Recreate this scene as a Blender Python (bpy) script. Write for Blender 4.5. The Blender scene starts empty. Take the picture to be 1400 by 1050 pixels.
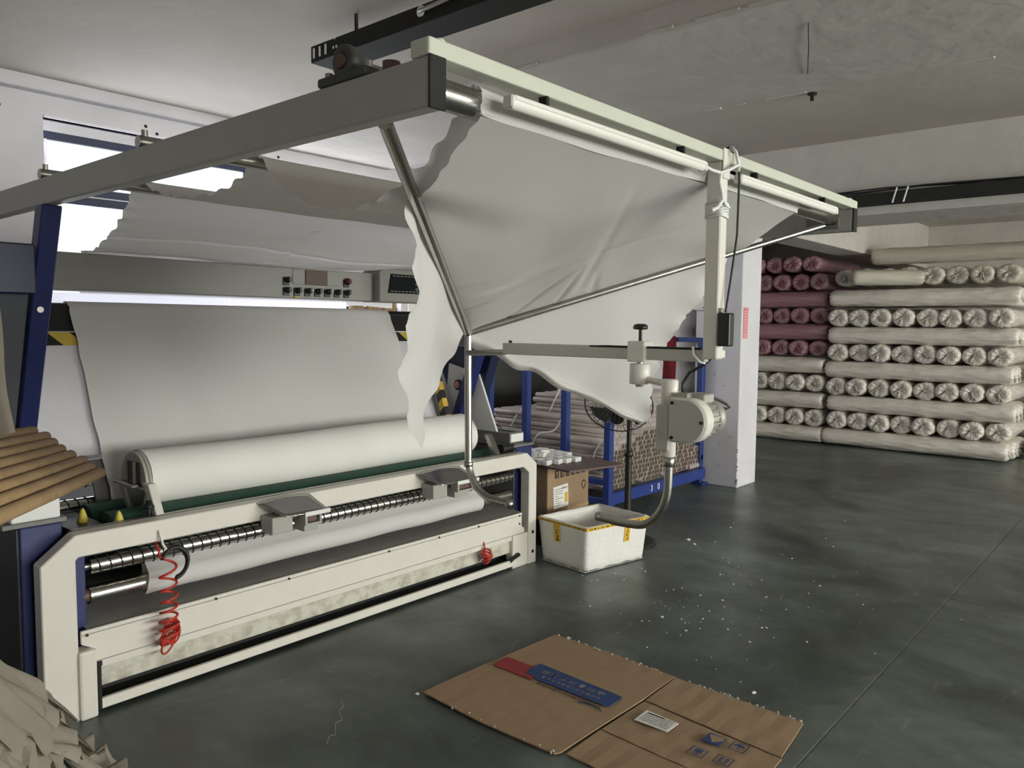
import bpy, bmesh, math, random
from mathutils import Vector, Matrix
random.seed(7)
S = bpy.context.scene
COL = S.collection
R = math.radians
PI = math.pi

# ------------------------------------------------------------------ camera
cd = bpy.data.cameras.new('camera')
cam = bpy.data.objects.new('camera', cd)
COL.objects.link(cam)
yaw, pit, rol = 0.71233405, -0.07453775, 0.00857355
fw = Vector((math.cos(yaw)*math.cos(pit), math.sin(yaw)*math.cos(pit), math.sin(pit)))
rt = Vector((math.sin(yaw), -math.cos(yaw), 0)); up = rt.cross(fw)
rt, up = math.cos(rol)*rt + math.sin(rol)*up, -math.sin(rol)*rt + math.cos(rol)*up
cam.matrix_world = Matrix(((rt.x, up.x, -fw.x, 0), (rt.y, up.y, -fw.y, 0), (rt.z, up.z, -fw.z, 1.5), (0, 0, 0, 1)))
cd.sensor_fit = 'HORIZONTAL'; cd.sensor_width = 36; cd.lens = 1072.71/1400*36
cd.clip_start = 0.02
S.camera = cam

# ------------------------------------------------------------------ world, daylight, exposure
S.view_settings.view_transform = 'Standard'
S.view_settings.look = 'None'
S.view_settings.gamma = 1
S.view_settings.use_curve_mapping = False
S.view_settings.exposure = 0.12
W = bpy.data.worlds.new('sky'); S.world = W; W.use_nodes = True
W.node_tree.nodes['Background'].inputs[0].default_value = (0.93, 0.97, 1.0, 1)
W.node_tree.nodes['Background'].inputs[1].default_value = 1.3

def area(name, loc, direction, sx, sy, power, color):
    l = bpy.data.lights.new(name, 'AREA'); l.shape = 'RECTANGLE'; l.size = sx; l.size_y = sy
    l.energy = power; l.color = color
    o = bpy.data.objects.new(name, l); COL.objects.link(o); o.location = loc
    o.rotation_euler = Vector(direction).to_track_quat('-Z', 'Y').to_euler()
    return o
# daylight entering by the window band of the far wall and by the big yard-side windows behind the camera
area('window_daylight', (3.45, 6.05, 2.2), (0, -1, -0.45), 3.2, 1.3, 85, (0.92, 0.91, 1.0))
area('yard_daylight', (2.0, -7.4, 1.75), (0.0, 1, 0.0), 4.4, 2.1, 430, (1.0, 0.945, 0.885))
area('yard_daylight', (7.6, -7.4, 1.75), (0.0, 1, 0.0), 5.6, 2.1, 720, (1.0, 0.945, 0.885))

# ------------------------------------------------------------------ materials
def mat(name, col, rough=0.5, metal=0.0, var=0.0, vscale=6.0, bump=0.0, bscale=40.0, stretch=(1, 1, 1),
        col2=None, coat=0.0, transl=0.0, emit=0.0, spec=0.5, rvar=0.0, ramp=(0.35, 0.7)):
    m = bpy.data.materials.new(name); m.use_nodes = True
    nt = m.node_tree; N = nt.nodes; L = nt.links
    b = N['Principled BSDF']; out = N['Material Output']
    b.inputs['Base Color'].default_value = (*col, 1)
    b.inputs['Roughness'].default_value = rough
    b.inputs['Metallic'].default_value = metal
    b.inputs['Specular IOR Level'].default_value = spec
    b.inputs['Coat Weight'].default_value = coat
    if emit:
        b.inputs['Emission Color'].default_value = (*col, 1); b.inputs['Emission Strength'].default_value = emit
    if var or col2 or bump or rvar:
        tc = N.new('ShaderNodeTexCoord'); mp = N.new('ShaderNodeMapping'); mp.inputs['Scale'].default_value = stretch
        L.new(tc.outputs['Object'], mp.inputs['Vector'])
        if var or col2 or rvar:
            n = N.new('ShaderNodeTexNoise'); n.inputs['Scale'].default_value = vscale; n.inputs['Detail'].default_value = 6
            n.inputs['Roughness'].default_value = 0.62
            L.new(mp.outputs[0], n.inputs['Vector'])
            r = N.new('ShaderNodeValToRGB'); L.new(n.outputs['Fac'], r.inputs['Fac'])
            c2 = col2 or tuple(c*(1-var) for c in col)
            r.color_ramp.elements[0].position = ramp[0]; r.color_ramp.elements[1].position = ramp[1]
            r.color_ramp.elements[0].color = (*c2, 1); r.color_ramp.elements[1].color = (*col, 1)
            if var or col2: L.new(r.outputs['Color'], b.inputs['Base Color'])
            if rvar:
                mr = N.new('ShaderNodeMapRange'); L.new(n.outputs['Fac'], mr.inputs['Value'])
                mr.inputs['From Min'].default_value = 0.3; mr.inputs['From Max'].default_value = 0.7
                mr.inputs['To Min'].default_value = rough - rvar; mr.inputs['To Max'].default_value = rough + rvar
                L.new(mr.outputs[0], b.inputs['Roughness'])
        if bump:
            n2 = N.new('ShaderNodeTexNoise'); n2.inputs['Scale'].default_value = bscale; n2.inputs['Detail'].default_value = 4
            L.new(mp.outputs[0], n2.inputs['Vector'])
            bp = N.new('ShaderNodeBump'); bp.inputs['Strength'].default_value = bump; bp.inputs['Distance'].default_value = 0.05 if bump >= 0.5 else 0.02
            L.new(n2.outputs['Fac'], bp.inputs['Height']); L.new(bp.outputs[0], b.inputs['Normal'])
    if transl:
        t = N.new('ShaderNodeBsdfTranslucent'); t.inputs['Color'].default_value = (*col, 1)
        mx = N.new('ShaderNodeMixShader'); mx.inputs[0].default_value = transl
        L.new(b.outputs[0], mx.inputs[1]); L.new(t.outputs[0], mx.inputs[2]); L.new(mx.outputs[0], out.inputs['Surface'])
    return m

def stripes(name, c1, c2, freq, angle=45, axis='XZ'):
    """hazard tape: hard diagonal stripes"""
    m = bpy.data.materials.new(name); m.use_nodes = True
    N = m.node_tree.nodes; L = m.node_tree.links; b = N['Principled BSDF']; b.inputs['Roughness'].default_value = 0.45
    tc = N.new('ShaderNodeTexCoord'); sx = N.new('ShaderNodeSeparateXYZ'); L.new(tc.outputs['Object'], sx.inputs[0])
    ad = N.new('ShaderNodeMath'); ad.operation = 'ADD'
    L.new(sx.outputs[axis[0]], ad.inputs[0]); L.new(sx.outputs[axis[1]], ad.inputs[1])
    mu = N.new('ShaderNodeMath'); mu.operation = 'MULTIPLY'; mu.inputs[1].default_value = freq; L.new(ad.outputs[0], mu.inputs[0])
    fr = N.new('ShaderNodeMath'); fr.operation = 'FRACT'; L.new(mu.outputs[0], fr.inputs[0])
    gt = N.new('ShaderNodeMath'); gt.operation = 'GREATER_THAN'; gt.inputs[1].default_value = 0.5; L.new(fr.outputs[0], gt.inputs[0])
    mx = N.new('ShaderNodeMix'); mx.data_type = 'RGBA'; L.new(gt.outputs[0], mx.inputs[0])
    mx.inputs[6].default_value = (*c1, 1); mx.inputs[7].default_value = (*c2, 1)
    L.new(mx.outputs[2], b.inputs['Base Color'])
    return m

M = dict(
    wall=mat('wall_paint', (0.74, 0.72, 0.76), 0.85, var=0.10, vscale=2.5, bump=0.12, bscale=25),
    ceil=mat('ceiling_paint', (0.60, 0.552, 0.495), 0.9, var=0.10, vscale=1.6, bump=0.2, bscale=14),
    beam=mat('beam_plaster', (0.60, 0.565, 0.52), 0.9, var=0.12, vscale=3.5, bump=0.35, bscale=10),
    floor=mat('painted_floor', (0.150, 0.157, 0.146), 0.38, col2=(0.036, 0.041, 0.036), vscale=0.75, bump=0.05, bscale=9, rvar=0.10, ramp=(0.3, 0.72)),
    joint=mat('joint_filler', (0.36, 0.37, 0.35), 0.8, var=0.3, vscale=20),
    cream=mat('cream_enamel', (0.76, 0.725, 0.66), 0.38, var=0.05, vscale=9),
    green_cream=mat('green_cream_enamel', (0.62, 0.635, 0.53), 0.4, var=0.06, vscale=7),
    grey_enamel=mat('grey_enamel', (0.40, 0.39, 0.355), 0.4, var=0.05, vscale=7),
    dirty=mat('worn_cream_enamel', (0.62, 0.60, 0.52), 0.5, col2=(0.36, 0.33, 0.27), vscale=16, ramp=(0.3, 0.55)),
    blue=mat('navy_enamel', (0.016, 0.026, 0.125), 0.4, var=0.15, vscale=8),
    rackblue=mat('blue_enamel', (0.022, 0.052, 0.25), 0.45, var=0.2, vscale=12),
    darkblue=mat('dark_navy_enamel', (0.010, 0.016, 0.055), 0.45, var=0.15),
    black=mat('black_enamel', (0.012, 0.012, 0.013), 0.45),
    blackplastic=mat('black_plastic', (0.015, 0.015, 0.016), 0.4),
    charcoal=mat('charcoal_metal', (0.030, 0.030, 0.028), 0.75, var=0.2, spec=0.2),
    darkpanel=mat('dark_grey_panel', (0.035, 0.036, 0.038), 0.6, var=0.2),
    midgrey=mat('grey_steel_paint', (0.20, 0.195, 0.185), 0.5, var=0.12, vscale=5),
    chrome=mat('polished_steel', (0.50, 0.49, 0.46), 0.22, 1.0, var=0.1, vscale=20),
    steel=mat('brushed_steel', (0.42, 0.41, 0.38), 0.33, 1.0, var=0.15, vscale=25),
    green=mat('green_rubber', (0.012, 0.060, 0.036), 0.6, var=0.2, vscale=12),
    cloth=mat('white_fabric', (0.80, 0.775, 0.76), 0.9, bump=0.10, bscale=7, transl=0.22, spec=0.15),
    sheer=mat('white_draped_fabric', (0.81, 0.79, 0.77), 0.9, bump=0.14, bscale=6, transl=0.30, spec=0.15),
    rollcloth=mat('rolled_white_fabric', (0.82, 0.80, 0.76), 0.85, bump=0.05, bscale=6, stretch=(0.3, 1, 1), spec=0.2),
    wrap=mat('white_film_wrap', (0.85, 0.80, 0.74), 0.28, col2=(0.70, 0.64, 0.57), vscale=8, bump=0.6, bscale=14, stretch=(0.35, 1.6, 1.6), coat=0.25),
    wrapbeige=mat('beige_film_wrap', (0.60, 0.56, 0.47), 0.4, var=0.15, vscale=9, bump=0.4, bscale=9, stretch=(0.35, 1.6, 1.6), coat=0.2),
    wrappink=mat('pink_film_wrap', (0.42, 0.225, 0.26), 0.4, var=0.18, vscale=9, bump=0.5, bscale=11, stretch=(0.35, 1.6, 1.6), coat=0.2),
    knot=mat('twisted_film', (0.55, 0.52, 0.46), 0.4, var=0.4, vscale=40),
    knotpink=mat('twisted_pink_film', (0.36, 0.13, 0.16), 0.4, var=0.4, vscale=40),
    kraft=mat('kraft_tube', (0.45, 0.30, 0.155), 0.75, var=0.22, vscale=14, stretch=(1, 1, 1)),
    greytube=mat('grey_board_tube', (0.46, 0.40, 0.375), 0.36, var=0.2, vscale=10),
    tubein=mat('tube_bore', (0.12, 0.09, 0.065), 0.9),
    carton=mat('corrugated_board', (0.36, 0.245, 0.145), 0.8, var=0.14, vscale=5, bump=0.05, bscale=60, stretch=(1, 6, 1)),
    cartonedge=mat('corrugated_edge', (0.28, 0.19, 0.11), 0.9, var=0.3, vscale=60),
    foam=mat('expanded_foam', (0.84, 0.82, 0.78), 0.85, var=0.06, vscale=10, bump=0.25, bscale=70),
    foamdirt=mat('soiled_foam', (0.60, 0.57, 0.49), 0.9, var=0.2, vscale=10),
    yellow=mat('yellow_tape', (0.72, 0.44, 0.04), 0.45),
    yellowp=mat('yellow_plastic', (0.66, 0.52, 0.10), 0.5),
    ink=mat('black_ink', (0.03, 0.027, 0.025), 0.7),
    blueink=mat('blue_ink', (0.030, 0.065, 0.20), 0.75, var=0.25, vscale=25),
    redink=mat('red_ink', (0.33, 0.035, 0.04), 0.75, var=0.2, vscale=20),
    pinkprint=mat('pink_print', (0.62, 0.17, 0.20), 0.85),
    paper=mat('white_paper', (0.80, 0.79, 0.76), 0.85),
    greyink=mat('grey_print', (0.30, 0.29, 0.28), 0.85),
    pinkpaper=mat('pink_paper', (0.80, 0.33, 0.36), 0.85),
    scrap=mat('unbleached_fabric_scrap', (0.37, 0.33, 0.275), 0.95, var=0.15, vscale=6, bump=0.1, bscale=20, transl=0.12, spec=0.1),
    red=mat('red_hose', (0.50, 0.035, 0.02), 0.35),
    redcloth=mat('dark_red_cloth', (0.18, 0.012, 0.02), 0.9, var=0.2),
    brown=mat('brown_sheet', (0.13, 0.075, 0.055), 0.5, var=0.2),
    plank=mat('brown_hardboard', (0.16, 0.105, 0.085), 0.55, var=0.25, vscale=9),
    orange=mat('orange_tape', (0.45, 0.15, 0.06), 0.5),
    lightbody=mat('white_lamp_plastic', (0.80, 0.79, 0.73), 0.4),
    lit=mat('lit_lamp_diffuser', (0.86, 0.87, 1.0), 0.5, emit=0.62),
    platform=mat('platform_paint', (0.30, 0.285, 0.27), 0.5, var=0.15, vscale=4),
    tubeend=mat('cut_tube_end', (0.20, 0.155, 0.12), 0.9, var=0.3, vscale=30),
    grey_light=mat('light_grey_enamel', (0.53, 0.525, 0.47), 0.4, var=0.06, vscale=7),
    panel=mat('shaded_panel_enamel', (0.31, 0.30, 0.275), 0.4, var=0.05, vscale=7),  # darker copy of grey_enamel, the overhead cloth's shade put into the colour
    screen=mat('dark_screen', (0.010, 0.013, 0.014), 0.6, spec=0.1),
    housing=mat('slate_panel', (0.085, 0.088, 0.105), 0.5, var=0.1),
    greenlcd=mat('green_keys', (0.05, 0.13, 0.09), 0.4),
    white=mat('white_plastic', (0.78, 0.78, 0.76), 0.45),
    navyframe=mat('navy_window_frame', (0.020, 0.026, 0.075), 0.5),
    whiteframe=mat('white_window_trim', (0.80, 0.79, 0.84), 0.5),
    hazard=stripes('hazard_stripes', (0.60, 0.44, 0.07), (0.012, 0.012, 0.014), 5.2),
    hazard2=stripes('hazard_stripes_side', (0.60, 0.40, 0.05), (0.012, 0.012, 0.014), 7.0, axis='YZ'),
    iron=mat('dark_cast_iron', (0.05, 0.055, 0.05), 0.5, var=0.3, vscale=30),
    alu=mat('cast_aluminium', (0.45, 0.44, 0.40), 0.5, 0.4, var=0.2, vscale=20),
)
g = bpy.data.materials.new('window_glass'); g.use_nodes = True
gn = g.node_tree.nodes; gl = g.node_tree.links; gn.remove(gn['Principled BSDF'])
g1 = gn.new('ShaderNodeBsdfTransparent'); g2 = gn.new('ShaderNodeBsdfGlossy'); g2.inputs['Roughness'].default_value = 0.02
g1.inputs['Color'].default_value = (0.95, 0.98, 0.97, 1)
g3 = gn.new('ShaderNodeMixShader'); g3.inputs[0].default_value = 0.06
gl.new(g1.outputs[0], g3.inputs[1]); gl.new(g2.outputs[0], g3.inputs[2]); gl.new(g3.outputs[0], gn['Material Output'].inputs['Surface'])
M['glass'] = g

def floor_mat():
    m = bpy.data.materials.new('painted_concrete_floor'); m.use_nodes = True
    N = m.node_tree.nodes; L = m.node_tree.links; b = N['Principled BSDF']
    tc = N.new('ShaderNodeTexCoord')
    def noise(sc, det, stretch=(1, 1, 1), dist=0.0):
        mp = N.new('ShaderNodeMapping'); mp.inputs['Scale'].default_value = stretch; L.new(tc.outputs['Object'], mp.inputs[0])
        n = N.new('ShaderNodeTexNoise'); n.inputs['Scale'].default_value = sc; n.inputs['Detail'].default_value = det; n.inputs['Roughness'].default_value = 0.65
        n.inputs['Distortion'].default_value = dist; L.new(mp.outputs[0], n.inputs['Vector']); return n.outputs['Fac']
    def ramp(f, p0, p1, c0, c1):
        r = N.new('ShaderNodeValToRGB'); r.color_ramp.elements[0].position = p0; r.color_ramp.elements[1].position = p1
        r.color_ramp.elements[0].color = (*c0, 1); r.color_ramp.elements[1].color = (*c1, 1); L.new(f, r.inputs[0]); return r.outputs[0]
    def mix(f, a, c, mode='MIX'):
        x = N.new('ShaderNodeMix'); x.data_type = 'RGBA'; x.blend_type = mode
        if hasattr(f, 'is_linked') or not isinstance(f, float): L.new(f, x.inputs[0])
        else: x.inputs[0].default_value = f
        L.new(a, x.inputs[6])
        if isinstance(c, tuple): x.inputs[7].default_value = (*c, 1)
        else: L.new(c, x.inputs[7])
        return x.outputs[2]
    big = ramp(noise(0.55, 5, dist=0.6), 0.36, 0.66, (0.058, 0.076, 0.065), (0.190, 0.220, 0.203))
    mid = ramp(noise(3.2, 8, (1, 0.6, 1), 0.4), 0.36, 0.68, (0.55, 0.55, 0.53), (1.15, 1.15, 1.15))
    c = mix(1.0, big, mid, 'MULTIPLY')
    scuff = ramp(noise(9, 10, (0.35, 1.6, 1), 1.2), 0.60, 0.74, (0, 0, 0), (1, 1, 1))
    sf = N.new('ShaderNodeMath'); sf.operation = 'MULTIPLY'; sf.inputs[1].default_value = 0.32; L.new(scuff, sf.inputs[0])
    c = mix(sf.outputs[0], c, (0.36, 0.36, 0.33))
    L.new(c, b.inputs['Base Color'])
    rr = N.new('ShaderNodeMapRange'); rr.inputs['To Min'].default_value = 0.26; rr.inputs['To Max'].default_value = 0.52
    L.new(noise(2.1, 6), rr.inputs[0]); L.new(rr.outputs[0], b.inputs['Roughness'])
    bp = N.new('ShaderNodeBump'); bp.inputs['Strength'].default_value = 0.06; L.new(noise(14, 5), bp.inputs['Height']); L.new(bp.outputs[0], b.inputs['Normal'])
    return m
M['floor'] = floor_mat()

# ------------------------------------------------------------------ object helpers
ORG = {}
def finish(o, label=None, cat=None, group=None, kind=None):
    if label: o['label'] = label
    if cat: o['category'] = cat
    if group: o['group'] = group
    if kind: o['kind'] = kind
    return o
def thing(name, label, cat, loc=(0, 0, 0), group=None, kind=None):
    o = bpy.data.objects.new(name, None); COL.objects.link(o); o.location = loc; o.empty_display_size = 0.1
    ORG[o.name] = Vector(loc)
    return finish(o, label, cat, group, kind)

def lerp(a, b, t): return a + (b-a)*t
def catmull(P, n):
    out = []
    for i in range(len(P)-1):
        p0, p1, p2, p3 = P[max(i-1, 0)], P[i], P[i+1], P[min(i+2, len(P)-1)]
        for k in range(n):
            t = k/n
            out.append(tuple(0.5*((2*b)+(-a+c)*t+(2*a-5*b+4*c-d)*t*t+(-a+3*b-3*c+d)*t**3) for a, b, c, d in zip(p0, p1, p2, p3)))
    out.append(tuple(P[-1])); return out
class MB:
    def __init__(s): s.v = []; s.f = []; s.sm = []
    def add(s, vs, fs, smooth=False):
        k = len(s.v); s.v += [Vector(p) for p in vs]
        for f in fs: s.f.append(tuple(i + k for i in f)); s.sm.append(smooth)
        return s
    def bm(s, b, smooth=False):
        b.verts.index_update(); b.verts.ensure_lookup_table()
        s.add([v.co.copy() for v in b.verts], [[v.index for v in f.verts] for f in b.faces], smooth); b.free(); return s
    def box(s, x0, x1, y0, y1, z0, z1, bev=0.0, mx=None):
        b = bmesh.new(); bmesh.ops.create_cube(b, size=1)
        for v in b.verts:
            v.co = Vector(((x0+x1)/2 + v.co.x*(x1-x0), (y0+y1)/2 + v.co.y*(y1-y0), (z0+z1)/2 + v.co.z*(z1-z0)))
        if bev: bmesh.ops.bevel(b, geom=list(b.edges), offset=bev, segments=2 if bev > 0.004 else 1, affect='EDGES', profile=0.5)
        if mx is not None: b.transform(mx)
        return s.bm(b)
    def prism(s, pts, axis, a0, a1, bev=0.0):
        """extrude a 2-D outline along an axis (0,1,2)"""
        def P(p, a):
            q = [0, 0, 0]; o = [i for i in range(3) if i != axis]; q[axis] = a; q[o[0]] = p[0]; q[o[1]] = p[1]; return q
        b = bmesh.new()
        lo = [b.verts.new(P(p, a0)) for p in pts]; hi = [b.verts.new(P(p, a1)) for p in pts]; n = len(pts)
        b.faces.new(lo); b.faces.new(hi)
        for i in range(n): b.faces.new((lo[i], lo[(i+1) % n], hi[(i+1) % n], hi[i]))
        bmesh.ops.recalc_face_normals(b, faces=list(b.faces))
        if bev: bmesh.ops.bevel(b, geom=list(b.edges), offset=bev, segments=1, affect='EDGES')
        return s.bm(b)
    def tube(s, pts, r, n=10, caps=True, closed=False):
        pts = [Vector(p) for p in pts]; rr = r if isinstance(r, (list, tuple)) else [r]*len(pts)
        vs = []; fs = []; m = len(pts)
        t0 = (pts[1]-pts[0]).normalized(); a = t0.orthogonal().normalized()
        for i, p in enumerate(pts):
            if closed: t = (pts[(i+1) % m]-pts[i-1]).normalized()
            else: t = (pts[min(i+1, m-1)]-pts[max(i-1, 0)]).normalized()
            a = (a - a.dot(t)*t)
            a = a.normalized() if a.length > 1e-6 else t.orthogonal().normalized()
            b = t.cross(a)
            for k in range(n):
                w = 2*PI*k/n; vs.append(p + rr[i]*(math.cos(w)*a + math.sin(w)*b))
        for i in range(m if closed else m-1):
            j = (i+1) % m
            for k in range(n): fs.append((i*n+k, i*n+(k+1) % n, j*n+(k+1) % n, j*n+k))
        s.add(vs, fs, True)
        if caps and not closed:
            s.add(vs[:n], [tuple(range(n-1, -1, -1))]); s.add(vs[-n:], [tuple(range(n))])
        return s
    def cyl(s, p0, p1, r, n=20, r2=None): return s.tube([p0, p1], [r, r if r2 is None else r2], n)
    def lathe(s, prof, p0, axis, n=24, smooth=True):
        """prof: (r, a) pairs along axis direction from p0"""
        ax = Vector(axis).normalized(); a = ax.orthogonal().normalized(); b = ax.cross(a); p0 = Vector(p0)
        vs = []; fs = []
        for (r, h) in prof:
            for k in range(n):
                w = 2*PI*k/n; vs.append(p0 + ax*h + max(r, 1e-5)*(math.cos(w)*a + math.sin(w)*b))
        for i in range(len(prof)-1):
            for k in range(n): fs.append((i*n+k, i*n+(k+1) % n, (i+1)*n+(k+1) % n, (i+1)*n+k))
        return s.add(vs, fs, smooth)
    def grid(s, fn, nu, nv, smooth=True):
        vs = [fn(i/nu, j/nv) for i in range(nu+1) for j in range(nv+1)]; w = nv+1
        return s.add(vs, [(i*w+j, i*w+j+1, (i+1)*w+j+1, (i+1)*w+j) for i in range(nu) for j in range(nv)], smooth)
    def build(s, name, m, parent=None, label=None, kind=None, loc=None, thick=0.0):
        off = ORG[parent.name] if parent is not None else Vector(loc or (0, 0, 0))
        me = bpy.data.meshes.new(name); me.from_pydata([v - off for v in s.v], [], s.f)
        me.polygons.foreach_set('use_smooth', s.sm)
        me.validate(); me.update()
        b = bmesh.new(); b.from_mesh(me); bmesh.ops.recalc_face_normals(b, faces=list(b.faces)); b.to_mesh(me); b.free()
        me.materials.append(M[m] if isinstance(m, str) else m)
        o = bpy.data.objects.new(name, me); COL.objects.link(o)
        if parent is not None: o.parent = parent; ORG[o.name] = off
        else: o.location = off; ORG[o.name] = off
        if thick:
            md = o.modifiers.new('thickness', 'SOLIDIFY'); md.thickness = thick; md.offset = 0
        return finish(o, label, None, None, kind)

def dup(o, loc=None, rot=None, scale=None):
    def cp(a, par):
        c = a.copy(); COL.objects.link(c)
        if par is not None: c.parent = par
        for ch in list(a.children): cp(ch, c)
        return c
    c = cp(o, None)
    if loc is not None: c.location = loc
    if rot is not None: c.rotation_euler = rot
    if scale is not None: c.scale = scale
    return c

def hsh(*a): return (math.sin(sum(x*k for x, k in zip(a, (12.9898, 78.233, 37.719)))) * 43758.5453) % 1.0
def ripple(u): return 0.55*math.sin(u*70) + 0.3*math.sin(u*113+1.3) + 0.3*math.sin(u*31+0.7)
ORD = ['', 'first', 'second', 'third', 'fourth', 'fifth', 'sixth', 'seventh', 'eighth', 'ninth', 'tenth', 'eleventh', 'twelfth']

# ------------------------------------------------------------------ the setting
ZC = 3.06
def struct(name, mb, m, parent=None, label=None):
    o = mb.build(name, m, parent, label)
    if parent is None: o['kind'] = 'structure'
    return o
X0, X1, Y0, Y1 = -3.5, 13.4, -7.0, 5.75
fl = struct('floor', MB().box(X0, X1, Y0, Y1, -0.12, -0.004), 'joint')
cuts_x = [X0, 0.6, 4.84, 8.8, X1]
for ya, yb in ((Y0, 0.940), (0.946, Y1)):
    for xa, xb in (list(zip(cuts_x[:-1], cuts_x[1:])) if ya < 0 else [(X0, X1)]):
        MB().box(xa + (0.002 if xa > X0 else 0), xb - (0.002 if xb < X1 else 0), ya, yb, -0.05, 0, 0.0015).build('slab', 'floor', fl)

mb = MB(); pc_ = [(1.62, 2.26), (1.66, 2.30), (1.68, 2.29), (1.73, 2.36), (1.76, 2.36), (1.80, 2.43), (1.83, 2.44), (1.86, 2.50)]
for p, q in zip(pc_[:-1], pc_[1:]): mb.tube([(p[0], p[1], 0.0), (q[0], q[1], 0.0)], .0016, 4)
mb.build('hairline_crack', 'joint', fl)
ce = struct('ceiling', MB().box(X0, X1, Y0, Y1 + 0.2, ZC, ZC + 0.1), 'ceil')
def rough_beam(x0, x1, y0, y1, z0, z1):
    return MB().box(x0, x1, y0, y1, z0, z1, 0.012)
rough_beam(3.46, 4.86, Y0, Y1, 2.93, ZC + .05).build('beam', 'beam', ce)
rough_beam(6.86, 7.62, Y0, Y1, 2.43, ZC + .05).build('beam', 'beam', ce)
rough_beam(7.62, X1, 3.14, 3.52, 2.43, ZC + .05).build('beam', 'beam', ce)
rough_beam(X0, X1, 5.66, 5.80, 2.975, ZC + .05).build('beam', 'wall', ce)
# thin plaster ridges along the beam edges
for (x, z, ya, yb) in ((3.455, 2.945, -0.5, 3.4), (4.85, 2.928, 0.2, 4.0)):
    mb = MB(); y = ya
    while y < yb:
        l = random.uniform(0.05, 0.3)
        if random.random() < 0.5: mb.box(x - 0.004, x + 0.006 + random.random()*0.02, y, y + l, z - 0.004, z + 0.01, 0.003)
        y += l + random.uniform(0.0, 0.2)
    mb.build('plaster_ridge', 'beam', ce, kind='stuff')
MB().tube([(3.77, 1.44, 2.925), (4.1, 1.56, 2.918), (4.51, 1.717, 2.925)], 0.0025, 5).build('wire_stub', 'charcoal', ce)
MB().lathe([(0.0, 0), (0.03, 0), (0.03, 0.012), (0.012, 0.016), (0.012, 0.05), (0.0, 0.05)], (5.35, 2.0, ZC), (0, 0, -1), 12).build('conduit_stub', 'charcoal', ce)

# far wall with its window band
WX0, WX1, WZ0, WZ1 = 1.95, 5.02, 1.60, 2.83
wb = MB().box(X0, WX0, Y1, Y1 + 0.2, 0, ZC).box(WX1, X1, Y1, Y1 + 0.2, 0, ZC)
wb.box(WX0, WX1, Y1, Y1 + 0.2, 0, WZ0).box(WX0, WX1, Y1, Y1 + 0.2, WZ1, ZC)
struct('wall_back', wb, 'wall')
mb = MB()
for x, z in ((1.70, 2.86), (2.62, 2.90), (2.70, 2.86), (3.62, 2.90), (3.70, 2.86), (1.45, 2.62)): mb.lathe([(0, .004), (.010, .003), (.013, 0)], (x, Y1, z), (0, -1, 0), 8)
mb.build('wall_hole', 'charcoal', bpy.data.objects['wall_back'], kind='stuff')
wl = struct('wall_left', MB().box(X0 - 0.2, X0, Y0, Y1, 0, ZC), 'wall')
struct('wall_right', MB().box(X1, X1 + 0.2, Y0, Y1, 0, ZC), 'beam')
yw = [(-0.3, 4.3), (4.7, 10.5)]
wf = MB(); xs = [X0] + [q for p in yw for q in p] + [X1]
for i in range(0, len(xs), 2): wf.box(xs[i], xs[i+1], Y0 - 0.2, Y0, 0, ZC)
for p in yw: wf.box(p[0], p[1], Y0 - 0.2, Y0, 0, 0.75).box(p[0], p[1], Y0 - 0.2, Y0, 2.75, ZC)
struct('wall_front', wf, 'wall')

w1 = struct('window_1', MB().box(WX0, WX1, Y1 + 0.085, Y1 + 0.135, WZ1 - 0.065, WZ1), 'whiteframe')
MB().box(WX0, WX1, Y1 + 0.08, Y1 + 0.13, WZ1 - 0.115, WZ1 - 0.065, 0.004).build('top_rail', 'navyframe', w1)
MB().box(WX0, WX1, Y1 + 0.07, Y1 + 0.13, 2.30, 2.42, 0.004).build('middle_rail', 'navyframe', w1)
MB().box(WX0, WX1, Y1 + 0.06, Y1 + 0.07, 2.355, 2.362).build('rail_bead', 'whiteframe', w1)
MB().box(WX0, WX1, Y1 + 0.06, Y1 + 0.14, WZ0, WZ0 + 0.06, 0.004).build('bottom_rail', 'navyframe', w1)
for x in (WX0, 3.45, 4.25, WX1 - 0.05):
    MB().box(x, x + 0.05, Y1 + 0.085, Y1 + 0.125, WZ0 + 0.06, WZ1 - 0.115, 0.003).build('mullion', 'navyframe' if x > WX0 else 'whiteframe', w1)
for xa, xb in ((WX0 + .05, 3.45), (3.5, 4.25), (4.3, WX1 - .05)):
    for za, zb in ((WZ0 + .06, 2.30), (2.42, WZ1 - .115)):
        MB().box(xa, xb, Y1 + 0.10, Y1 + 0.106, za, zb).build('pane', 'glass', w1)
MB().box(WX0 - .0, WX1, Y1 - 0.012, Y1 + 0.06, WZ1, WZ1 + 0.018, 0.003).build('head_trim', 'whiteframe', w1)
for i, p in enumerate(yw):
    w = struct('window_%d' % (i + 2), MB().box(p[0], p[1], Y0 - 0.13, Y0 - 0.07, 0.75, 0.80), 'whiteframe')
    MB().box(p[0], p[1], Y0 - 0.13, Y0 - 0.07, 2.70, 2.75).build('top_rail', 'whiteframe', w)
    n = max(2, round((p[1]-p[0])/1.1)); st = (p[1]-p[0]-.05)/n
    for k in range(n + 1):
        MB().box(p[0]+k*st, p[0]+k*st+.05, Y0 - 0.13, Y0 - 0.07, 0.80, 2.70).build('mullion', 'whiteframe', w)
    for k in range(n):
        MB().box(p[0]+k*st+.05, p[0]+(k+1)*st, Y0 - 0.103, Y0 - 0.097, 0.80, 2.70).build('pane', 'glass', w)

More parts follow.
